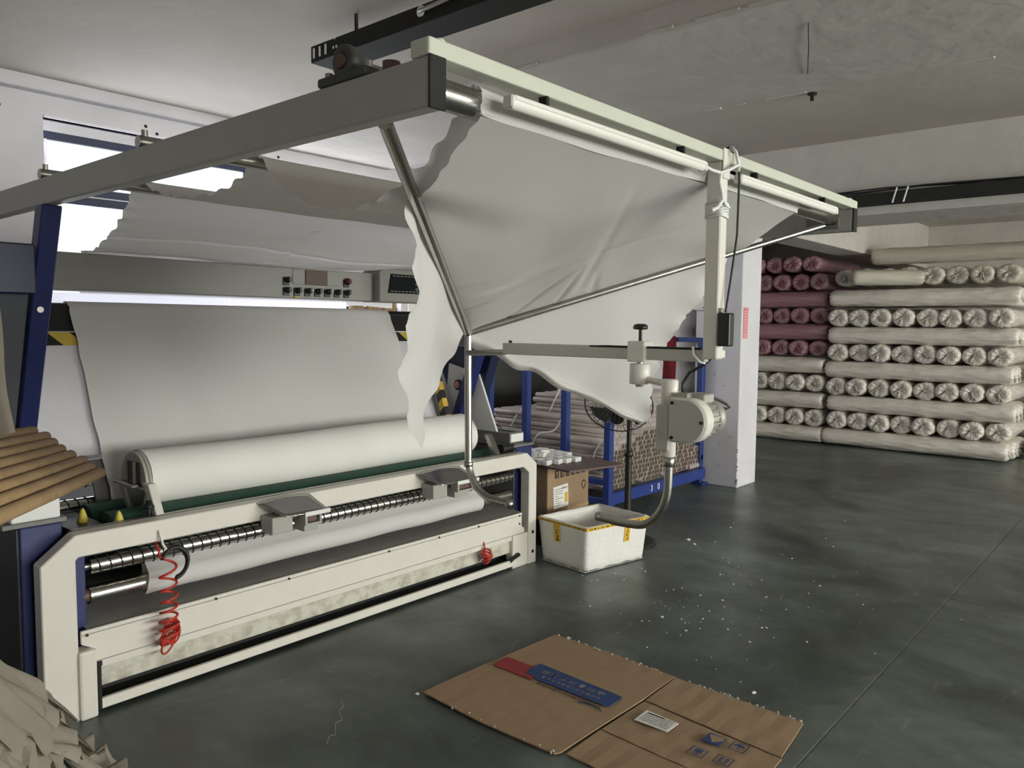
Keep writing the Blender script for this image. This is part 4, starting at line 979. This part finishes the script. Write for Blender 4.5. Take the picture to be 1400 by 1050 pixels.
def text_mesh(s, size, name, m, parent, mx, ext=0.0008):
    c = bpy.data.curves.new('lettering', 'FONT'); c.body = s; c.size = size; c.extrude = ext; c.resolution_u = 3
    o = bpy.data.objects.new('lettering', c); COL.objects.link(o)
    dg = bpy.context.evaluated_depsgraph_get(); me = bpy.data.meshes.new_from_object(o.evaluated_get(dg))
    bpy.data.objects.remove(o); bpy.data.curves.remove(c)
    me.transform(Matrix.Translation(-ORG[parent.name]) @ mx); me.materials.clear(); me.materials.append(M[m])
    q_ = bpy.data.objects.new(name, me); COL.objects.link(q_); q_.parent = parent; ORG[q_.name] = ORG[parent.name]; return q_
FRONT = Matrix.Rotation(R(90), 4, 'X')
for i, ch in enumerate('300'): text_mesh(ch, .075, 'painted_digit', 'paper', bmr, Matrix.Translation((5.77 + i*.115, RY0 - .0268, .10)) @ FRONT)
for x in (5.165, 6.79):
    MB().tube([(x - .034, 4.30 if x < 6 else 4.6, 1.18), (x - .036, 4.26 if x < 6 else 4.6, 1.18)], .004, 5).build('wire_hook', 'black', rk)

# tubes of the rack: hexagonal pile, each tube of its own; the far upper bundles follow as a second pile
TDI = .0460; rr_ = TDI/2
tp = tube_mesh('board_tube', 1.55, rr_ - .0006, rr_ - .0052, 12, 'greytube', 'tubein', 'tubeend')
LBL = ''
GRP = 'grey board tubes in the blue rack'
UNI = ['', 'first', 'second', 'third', 'fourth', 'fifth', 'sixth', 'seventh', 'eighth', 'ninth', 'tenth', 'eleventh', 'twelfth', 'thirteenth', 'fourteenth', 'fifteenth', 'sixteenth', 'seventeenth', 'eighteenth', 'nineteenth']
def nth(n): return UNI[n] if n < 20 else ({20: 'twentieth', 30: 'thirtieth', 40: 'fortieth'}[n] if n % 10 == 0 else {2: 'twenty-', 3: 'thirty-', 4: 'forty-'}[n//10] + UNI[n % 10])
rt_ = random.Random(5); used = 0; pile = []
def top_at(x): 
    return .50 + .13*math.exp(-((x - 5.95)/.34)**2) - .10*max(0, (x - 6.35))/.4
rows = 12
for r_ in range(rows):
    z = .1715 + rr_ + r_*TDI*.866
    if z > .66: break
    xa = RX0 + .035 + rr_ + (rr_ if r_ % 2 else 0)
    c_ = 0
    while xa + c_*TDI < RX1 - .032 - rr_:
        x = xa + c_*TDI; c_ += 1
        if z < top_at(x): pile.append((x, z, r_, c_))
first = True
pile.sort(key=lambda p: -p[1])
rest = pile[300:]
for (x, z, r_, c_) in pile[:300]:
    o = tp if first else dup(tp); first = False
    o.location = (x, 3.475 + rt_.uniform(0, .016) + (.10 if rt_.random() < .03 else 0), z); o.rotation_euler = (rt_.uniform(0, .0), 0, R(90))
    finish(o, 'grey board tube, %s from the left in the %s row up of the rack honeycomb' % (nth(c_), nth(r_ + 1)), 'board tube', GRP)
mb = MB()
def raw_tube(mb, x, y0, y1, z, n=10):
    mb.tube([(x, y0, z), (x, y1, z)], rr_ - .0006, n, caps=False); mb.tube([(x, y0, z), (x, y1, z)], rr_ - .0052, n, caps=False)
    k = len(mb.v) - 4*n
    mb.f += [(k+i, k+(i+1) % n, k+2*n+(i+1) % n, k+2*n+i) for i in range(n)]; mb.sm += [False]*n
for (x, z, r_, c_) in rest: raw_tube(mb, x, 3.475, 5.02, z)
# upper bundles set back on top of the pile
zt = .1715 + rr_
upper = []
for r_ in range(0, 18):
    z = zt + r_*TDI*.866
    xa = RX0 + .035 + rr_ + (rr_ if r_ % 2 else 0); c_ = 0
    while xa + c_*TDI < RX1 - .032 - rr_:
        x = xa + c_*TDI; c_ += 1
        if z >= top_at(x):
            lim = .575 if x < 5.36 else (.73 if x < 5.52 else .93)
            if z < lim: upper.append((x, z, r_))
o = mb.build('board_tube', 'greytube', None, 'lower grey board tubes buried at the bottom of the blue rack', 'stuff', loc=(5.98, 4.3, .17)) if rest else None
if o: o['category'] = 'board tubes'
upper.sort(key=lambda p: (p[0]))
mb = MB()
for i, (x, z, r_) in enumerate(upper):
    tier = 0 if z < .575 else (1 if z < .73 else 2)
    y0 = (3.50, 3.58, 3.66)[tier] + rt_.uniform(0, .03); raw_tube(mb, x, y0, (5.16, 4.86, 4.50)[tier] + rt_.uniform(-.03, .03), z)
o = mb.build('board_tube', 'greytube', None, 'upper bundles of grey board tubes lying on the rack pile', 'stuff', loc=(5.98, 4.3, .6)); o['category'] = 'board tubes'
# white strings tied round the bundles
for k, (pts) in enumerate(([(5.19, 4.25, .48), (5.195, 4.18, .58), (5.33, 4.12, .60), (5.355, 4.05, .72)], [(5.19, 3.62, .40), (5.185, 3.57, .52), (5.20, 3.52, .59), (5.26, 3.50, .61)],
                           [(5.50, 4.30, .74), (5.515, 4.26, .84), (5.56, 4.22, .955)], [(5.34, 4.62, .59), (5.35, 4.58, .67), (5.40, 4.54, .755)])):
    sg = thing('binding_string', 'white string tied round the rack tubes, ' + ['across the middle bundle', 'near the front left post', 'on the topmost bundle', 'nearest the dark board'][k], 'string', pts[0])
    MB().tube(catmull(pts, 5), .006, 5).build('string', 'white', sg)
rc_ = thing('red_cloth', 'dark red cloth hanging from the top rail of the blue rack', 'cloth', (6.80, 3.83, 1.40))
MB().grid(lambda u, v: (6.775 - .004 + .012*math.sin(u*7 + v*3) - .01, 3.755 + .14*u, 1.405 - .46*v + .01*math.sin(u*5)), 10, 12).build('hanging_cloth', 'redcloth', rc_, thick=.004)

db = thing('dark_board', 'tall dark grey board standing behind the blue tube rack', 'board', (6.8, 5.3, 0))
MB().box(5.3, 6.55, 5.44, 5.47, 0.0, 1.75, 0.004).build('panel', 'darkpanel', db); MB().box(6.56, 7.1, 5.44, 5.47, 0.0, 1.75, 0.004).build('panel', 'darkpanel', db)
for x in (5.4, 6.555, 7.05): MB().box(x - .02, x + .02, 5.47, 5.52, 0, 1.7).build('frame_post', 'black', db)

# standing brown tubes and a white card seen through the gap under the control panel
for k in range(9):
    x = 3.90 + k*.0555
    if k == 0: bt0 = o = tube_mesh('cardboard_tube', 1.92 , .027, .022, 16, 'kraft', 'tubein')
    else: o = dup(bt0)
    o.location = (x, 5.05 + .015*(k % 3), 0.0); o.rotation_euler = (0, R(-90), 0)
    finish(o, 'upright brown tube, %s from the left, behind the control panel gap' % ORD[k+1], 'cardboard tube', 'upright brown tubes behind the machine')
wc = thing('white_card', 'white card standing beside the upright brown tubes behind the machine', 'card', (4.56, 5.07, 0))
MB().box(4.50, 4.62, 5.05, 5.07, 0, 1.80, 0.003).build('card_panel', 'paper', wc)

# ------------------------------------------------------------------ pedestal fan
fn = thing('pedestal_fan', 'black pedestal fan with wire cage and round base behind the foam box', 'fan', (4.60, 2.90, 0))
MB().lathe([(0, .035), (.03, .034), (.035, .045), (.09, .036), (.175, .026), (.196, .018), (.198, 0), (0, 0)], (4.60, 2.90, 0), (0, 0, 1), 36).build('base', 'charcoal', fn)
MB().cyl((4.60, 2.90, .03), (4.60, 2.90, .62), .024, 16).build('pole', 'black', fn)
MB().cyl((4.60, 2.90, .60), (4.60, 2.90, .95), .017, 16).build('upper_pole', 'black', fn)
MB().lathe([(.024, 0), (.032, .004), (.032, .04), (.02, .046)], (4.60, 2.90, .60), (0, 0, 1), 16).build('height_collar', 'blackplastic', fn)
fc = Vector((4.57, 2.97, 0.965)); fa = Vector((-.55, -.45, .70)).normalized()
fcx = fa.orthogonal().normalized(); fcy = fa.cross(fcx)
cg = MB().tube([fc + (fcx*math.cos(w) + fcy*math.sin(w))*.235 for w in [2*PI*i/40 for i in range(40)]], .005, 6, closed=True).build('cage', 'black', fn)
mb = MB()
for s_ in (-1, 1):
    for k in range(40):
        w = 2*PI*k/40; dv = fcx*math.cos(w) + fcy*math.sin(w)
        mb.tube([fc + dv*(.03 + .205*t) + fa*s_*.10*math.sqrt(max(0, 1 - (t*.97)**2)) for t in (0, .35, .7, .9, 1)], .0016, 4, caps=False)
    for q_ in (.06, .12, .18):
        t = (q_-.03)/.205
        mb.tube([fc + (fcx*math.cos(w) + fcy*math.sin(w))*q_ + fa*s_*.10*math.sqrt(1 - (t*.97)**2) for w in [2*PI*i/30 for i in range(30)]], .0018, 4, closed=True)
mb.build('cage_wires', 'black', cg, kind='stuff')
MB().lathe([(0, -.16), (.05, -.15), (.06, -.09), (.05, -.02), (.02, .02), (0, .03)], fc - fa*.02, fa, 18).build('fan_motor', 'black', fn)
for k in range(3):
    w0 = 2*PI*k/3
    MB().grid(lambda u, v: fc + fa*(.04*(v-.5)) + (fcx*math.cos(w0 + (v-.5)*(.5 + .6*u)) + fcy*math.sin(w0 + (v-.5)*(.5 + .6*u)))*(.03 + .17*u), 6, 6).build('blade', 'blackplastic', fn, thick=.002)
MB().tube([fc - fa*.15, Vector((4.60, 2.90, .95))], .02, 10).build('neck', 'black', fn)

# ------------------------------------------------------------------ wrapped fabric rolls
def roll_proto(L, r, seed, m, km, sq=.85):
    rn = random.Random(seed); n = 30
    mb = MB(); prof = [(.012, .030), (.028, .020), (.055, .003), (.085, -.008), (.106, .002), (.117, .020), (.121, .045)]
    f = r/.121; xs = [(a*f, b) for a, b in prof] + [(r*(1 + .012*math.sin(seed + k*2.1)), .05 + (L - .10)*k/30) for k in range(1, 30)] + [(a*f, L - b) for a, b in reversed(prof)]
    ph = [rn.uniform(0, 6) for _ in range(8)]; vs = []
    for i, (q_, x) in enumerate(xs):
        e = min(i, len(xs)-1-i)
        for k in range(n):
            w = 2*PI*k/n
            pleat = (.006*math.sin(w*9 + ph[0]) + .005*math.sin(w*14 + ph[1])) * (1 if 0 < e < 5 else 0)
            rad = q_*(1 + .018*math.sin(2*w + ph[2] + x*1.5) + .012*math.sin(3*w + ph[3] - x*3) + (.020*math.sin(5*w + 6*x + ph[4]) + .018*math.sin(9*w - 13*x + ph[5]) + .014*math.sin(11*w + 23*x + ph[6]))*(1 if 4 < e else .3))
            vs.append((x + pleat, rad*math.cos(w), rad*math.sin(w)*sq))
    mb.add(vs, [(i*n+k, i*n+(k+1) % n, (i+1)*n+(k+1) % n, (i+1)*n+k) for i in range(len(xs)-1) for k in range(n)], True)
    mb.add(vs[:n], [tuple(range(n-1, -1, -1))]); mb.add(vs[-n:], [tuple(range(n))])
    o = mb.build('fabric_roll', m); 
    a = rn.uniform(-2.4, -.6); kk = MB(); sh_ = rn.uniform(.25, .6)
    for q_ in range(3):
        b = a + rn.uniform(-.5, .5); dv = Vector((0, math.cos(b), math.sin(b))); ln = r*rn.uniform(.30, .75)
        kk.tube([Vector((.024, 0, 0)), Vector((-.005, 0, 0)) + dv*ln*.4, Vector((-.018, 0, 0)) + dv*ln*.8, Vector((-.012 - .02*rn.random(), 0, 0)) + dv*ln*1.1], [.010, .009, .010, .003], 6)
    kk.lathe([(0, .010), (r*.10, .0), (r*.14, .006), (r*.16, .022)], (-.004, 0, 0), (1, 0, 0), 10)
    c = kk.build('twisted_end', km); c.parent = o; c.matrix_parent_inverse = Matrix()
    return o
PROT = {}
def get_roll(kind, i):
    key = (kind, i)
    if key in PROT: return dup(PROT[key])
    L, r, m, km = {'E': (1.95, .1285, 'wrap', 'knot'), 'L': (2.05, .121, 'wrap', 'knot'), 'EP': (1.7, .125, 'wrappink', 'knotpink'), 'LP': (1.5, .122, 'wrappink', 'knotpink'),
                   'LW': (1.5, .121, 'wrap', 'knot'), 'B': (2.1, .118, 'wrapbeige', 'knot'), 'EB': (1.95, .1285, 'wrapbeige', 'knot'), 'S': (.78, .105, 'wrapbeige', 'knot')}[kind]
    PROT[key] = roll_proto(L, r, i*7 + len(kind)*3 + ord(kind[0]), m, km); return PROT[key]
rr2 = random.Random(21)
XF = 10.2
def end_on(kind, x, y, z, label, group):
    o = get_roll(kind, rr2.randrange(6)); o.location = (x + rr2.uniform(-.035, .035), y, z); o.rotation_euler = (rr2.uniform(-.10, .10), 0, rr2.uniform(-.008, .008)); finish(o, label, 'fabric roll', group)
def length(kind, x, y1, z, label, group):
    o = get_roll(kind, rr2.randrange(3)); o.location = (x, y1 + rr2.uniform(-.03, .03), z); o.rotation_euler = (0, 0, R(90) + rr2.uniform(-.006, .006)); finish(o, label, 'fabric roll', group)
ZE = [.335, .765, 1.195, 1.63, 2.135]; ZL = [.118, .550, .980, 1.412, 1.875]
ROW = ['lowest', 'second', 'third', 'fourth', 'top']
for k in range(5):
    n = 8; d = .253
    for i in range(n):
        y = 3.385 - i*d + rr2.uniform(-.008, .008) - (.02 if k in (0, 4) else 0)
        kind = 'EB' if k == 4 else 'E'
        end_on(kind, XF + (.12 if k == 4 else 0), y, ZE[k] + rr2.uniform(-.004, .004), 'wrapped %s roll end, %s from the left in the %s end-on row, large stack' % ('beige' if k == 4 else 'white', ORD[i+1], ROW[k]), 'rolls stacked end-on in the large stack')
    for j in range(4):
        length('L', XF + .10 + j*.245, 1.46, ZL[k], ('wrapped white roll lying lengthwise in front in the %s layer of the large stack' % ROW[k]) if j == 0 else
               'wrapped white lengthwise roll, %s behind the front one, %s layer, large stack' % (ORD[j], ROW[k]), 'rolls lying lengthwise in the large stack')
length('B', XF + .20, .92, 2.385, 'long beige film-wrapped roll lying alone on top of the large stack', 'rolls lying lengthwise in the large stack')
o = get_roll('S', 0); o.location = (9.98, 3.16, 2.112); o.rotation_euler = (0, 0, math.atan2(-.66, .34))
finish(o, 'short wrinkled beige roll lying askew before the top row of the large stack', 'fabric roll', 'rolls lying lengthwise in the large stack')
# right-hand neighbours of the stack, seen as a strip at the picture's edge
for k in range(5):
    for j in range(2):
        end_on('E', XF + .42 + .28*j + .05*(k % 2), 1.235 - .26*j, ZL[k] + .03 if k else .125, 'white roll end at the right edge in the %s layer, the %s one' % (ROW[k], ('nearer', 'farther')[j]), 'rolls at the right edge')
# the left stack: pink above, white below
for k, z in enumerate((.33, .785)):
    for i in range(5): end_on('E', 10.22, 3.665 + i*.248, z, 'white roll end, %s from the right in the %s row below the pink rolls' % (ORD[i+1], ('lower', 'upper')[k]), 'white rolls below the pink ones')
for k, z in enumerate((.115, .555, 1.015)):
    for j in range(2): length('LW', 10.32 + j*.24, 3.545, z, 'white lengthwise roll in the %s layer below the pink rolls, %s' % (('lowest', 'middle', 'top')[k], ('front one', 'one behind')[j]), 'white rolls below the pink ones')
for k, z in enumerate((1.235, 1.66, 2.10, 2.335)):
    for i in range(5): end_on('EP', 10.30, 3.675 + i*.246 + (.12 if k == 3 else 0), z, 'pink wrapped roll end, %s from the right in the %s pink row' % (ORD[i+1], ('lowest', 'second', 'third', 'topmost')[k]), 'pink wrapped rolls')
for k, z in enumerate((1.448, 1.875)):
    for j in range(2): length('LP', 10.40 + j*.24, 3.56, z, 'pink wrapped roll lying lengthwise in the %s pink layer, %s' % (('lower', 'upper')[k], ('front one', 'one behind')[j]), 'pink wrapped rolls')

# ------------------------------------------------------------------ flattened carton on the floor
fc_ = thing('flattened_carton', 'flattened brown corrugated carton with red and blue print lying on the floor', 'cardboard', (2.5, 1.6, 0))
def sheet(pts, z0, z1, name, warp=0.004):
    """corrugated panel: outline on the floor with thickness, slightly warped"""
    b = bmesh.new(); vs = [b.verts.new((x, y, 0)) for x, y in pts]; f = b.faces.new(vs)
    bmesh.ops.triangulate(b, faces=[f]); bmesh.ops.subdivide_edges(b, edges=list(b.edges), cuts=5, use_grid_fill=True)
    mb = MB(); top = [(v.co.x + .0, v.co.y, z1 + warp*(.6 + .6*math.sin(v.co.x*5 + v.co.y*4)) + .0012*math.sin(v.co.y*60 + v.co.x*9)*(1 if name != 'main_panel' else .5)) for v in b.verts]
    b.verts.index_update(); b.faces.ensure_lookup_table()
    fs_ = [[v.index for v in q.verts] for q in b.faces]; bd = [(e.verts[0].index, e.verts[1].index) for e in b.edges if e.is_boundary]
    n = len(top); bot = [(p[0], p[1], max(.0005, p[2] - .0055)) for p in top]; b.free()
    mb.add(top + bot, fs_ + [[i + n for i in reversed(q)] for q in fs_] + [(i, j, j + n, i + n) for i, j in bd]); return mb.build(name, 'carton', fc_)
mp = sheet([(2.100, 1.605), (2.088, 1.95), (2.104, 2.282), (2.52, 2.268), (2.945, 2.252), (2.938, 1.9), (2.912, 1.583), (2.65, 1.580), (2.36, 1.590), (2.12, 1.592)], 0, .010, 'main_panel')
sheet([(2.352, 1.575), (2.640, 1.570), (2.618, 1.30), (2.600, .995), (2.330, .985), (2.335, 1.25)], 0, .008, 'print_panel')
sheet([(2.130, 1.572), (2.343, 1.577), (2.328, 1.28), (2.322, .985), (2.115, .98), (2.12, 1.3)], 0, .008, 'side_flap')
sheet([(2.650, 1.570), (2.908, 1.575), (2.903, 1.3), (2.895, 1.03), (2.610, 1.00), (2.63, 1.3)], 0, .009, 'side_flap')
def ground(pts, z, name, m, par=None): 
    c_ = MB(); n = len(pts); c_.add([(x, y, z) for x, y in pts] + [(x, y, z - .002) for x, y in pts], [tuple(range(n)), tuple(range(2*n-1, n-1, -1))] + [(i, (i+1) % n, n + (i+1) % n, n + i) for i in range(n)]); return c_.build(name, m, par or fc_)
ZP = .0205
ground([(2.475, 2.225), (2.485, 2.236), (2.568, 2.243), (2.580, 2.235), (2.577, 2.06), (2.473, 2.012)], ZP - .001, 'red_print', 'redink')
bp_ = ground([(2.505, 2.072), (2.520, 2.080), (2.612, 2.085), (2.620, 2.075), (2.598, 1.655), (2.588, 1.640), (2.500, 1.641), (2.489, 1.650), (2.488, 2.0), (2.505, 2.03)], ZP, 'blue_print', 'blueink')
def glyphs(par, x0, x1, y0, y1, rows_, cols, z, m, w=.18, name='printed_lettering'):
    mb = MB()
    for a in range(rows_):
        for c_ in range(cols):
            ya = y0 + (y1-y0)*(c_+.12)/cols; yb_ = y0 + (y1-y0)*(c_+.88)/cols; xa = x0 + (x1-x0)*(a+.15)/rows_; xb = x0 + (x1-x0)*(a+.85)/rows_
            for q_ in range(4):
                if rnd.random() < .5: x = xa + (xb-xa)*rnd.random()*.85; r4 = (x, x + (xb-xa)*w*.7, ya, yb_)
                else: y = ya + (yb_-ya)*rnd.random()*.85; r4 = (xa, xb, y, y + (yb_-ya)*w)
                mb.add([(r4[0], r4[2], z), (r4[1], r4[2], z), (r4[1], r4[3], z), (r4[0], r4[3], z)], [(0, 1, 2, 3)])
    return mb.build(name, m, par, kind='stuff')
glyphs(bp_, 2.585, 2.545, 2.03, 1.70, 1, 7, ZP + .0006, 'greyink'); glyphs(bp_, 2.535, 2.512, 2.0, 1.70, 1, 12, ZP + .0006, 'greyink')
glyphs(fc_, 2.478, 2.462, 1.985, 1.66, 1, 20, ZP - .003, 'ink', .25, 'small_print')
MB().tube([(2.445 + .02*math.sin(w), 1.70 + .055*math.cos(w), ZP - .004) for w in [PI*i/10 for i in range(11)]], .0022, 4).build('printed_swoosh', 'blueink', fc_)
lab_ = ground([(2.477, 1.514), (2.572, 1.517), (2.563, 1.373), (2.480, 1.375)], .0185, 'white_label', 'paper')
glyphs(lab_, 2.563, 2.487, 1.505, 1.385, 5, 11, .0191, 'greyink', .22, 'label_print')
MB().box(2.552, 2.560, 1.43, 1.50, .0188, .0193).build('label_bar', 'ink', lab_)
def icon(cx, cy, s_, kind):
    if kind == 'solid': o = ground([(cx - s_, cy - s_), (cx + s_, cy - s_), (cx + s_, cy + s_), (cx - s_, cy + s_)], .0178, 'handling_symbol', 'blueink')
    else:
        mb = MB(); z = .0178
        for r4 in ((cx - s_, cx + s_, cy - s_, cy - s_*.86), (cx - s_, cx + s_, cy + s_*.86, cy + s_), (cx - s_, cx - s_*.86, cy - s_, cy + s_), (cx + s_*.86, cx + s_, cy - s_, cy + s_)):
            mb.add([(r4[0], r4[2], z), (r4[1], r4[2], z), (r4[1], r4[3], z), (r4[0], r4[3], z)], [(0, 1, 2, 3)])
        o = mb.build('handling_symbol', 'blueink', fc_)
    mb = MB(); z = .0183
    def rect(a, b, c, d): mb.add([(cx + a*s_, cy + c*s_, z), (cx + b*s_, cy + c*s_, z), (cx + b*s_, cy + d*s_, z), (cx + a*s_, cy + d*s_, z)], [(0, 1, 2, 3)])
    if kind == 'solid': mb.add([(cx + s_*.7, cy + s_*.9, z), (cx - s_*.75, cy - s_*.1, z), (cx + s_*.1, cy - s_*.9, z), (cx + s_*.9, cy - s_*.9, z)], [(0, 1, 2, 3)]); mm = 'carton'
    elif kind == 'cup': rect(-.1, .7, -.5, .4); rect(-.5, -.1, -.12, .05); rect(-.65, -.5, -.4, .35); mm = 'blueink'
    elif kind == 'arrows':
        for q_ in (-.35, .35): rect(-.5, .3, q_ - .08, q_ + .08); mb.add([(cx + .25*s_, cy + (q_-.25)*s_, z), (cx + .7*s_, cy + q_*s_, z), (cx + .25*s_, cy + (q_+.25)*s_, z)], [(0, 1, 2)])
        rect(-.72, -.6, -.6, .6); mm = 'blueink'
    else:
        pts = [(cx + s_*(.1 + .6*math.sin(w)), cy + s_*.7*math.cos(w), z) for w in [PI*i/10 for i in range(11)]]; mb.add(pts, [tuple(range(11))]); rect(-.6, .1, -.06, .06); mm = 'blueink'
    mb.build('symbol_mark', mm, o)
icon(2.548, 1.222, .034, 'solid'); icon(2.430, 1.228, .030, 'cup'); icon(2.555, 1.132, .030, 'umbrella'); icon(2.440, 1.135, .030, 'arrows')
mb = MB()
for k in range(70):
    t = rnd.random(); p = (2.945 - .035*t, 2.25 - .66*t) if k < 34 else ((2.91 - .012*t, 1.575 - .54*t) if k < 60 else (2.10, 1.6 + .68*t))
    x = p[0] + rnd.uniform(-.008, .010); y = p[1] + rnd.uniform(-.004, .004); s_ = rnd.uniform(.001, .0035); mb.box(x - s_, x + s_, y - s_, y + s_*1.6, .004, .014 + s_*.6, 0.0005)
mb.build('torn_fibres', 'foamdirt', fc_, kind='stuff')

# foam crumbs scattered on the floor
mb = MB()
def crumb(x, y, s_):
    b = bmesh.new(); bmesh.ops.create_icosphere(b, subdivisions=1, radius=s_)
    for v in b.verts: v.co = Vector((x + v.co.x*rnd.uniform(.7, 1.5), y + v.co.y*rnd.uniform(.7, 1.5), max(0, s_*.5 + v.co.z*.6)))
    mb.bm(b)
for k in range(120):
    if k < 90: x = rnd.gauss(4.0, .55); y = rnd.gauss(1.95, .35)
    else: x = rnd.uniform(2.9, 6.5); y = rnd.uniform(1.1, 2.6)
    if 2.05 < x < 3.0 and .95 < y < 2.35: continue
    if x < 3.85 and y > 2.75: continue
    crumb(x, y, rnd.choice((.002, .002, .003, .003, .004, .005, .006)) * (1 if rnd.random() < .95 else 1.7))
for x, y, s_ in ((4.92, 2.60, .016), (4.86, 2.52, .010), (3.02, 1.28, .009), (2.09, 2.30, .008)): crumb(x, y, s_)
o = mb.build('foam_crumbs', 'foam', None, 'white foam crumbs scattered on the grey floor around the foam box', 'stuff', loc=(4, 2, 0)); o['category'] = 'debris'
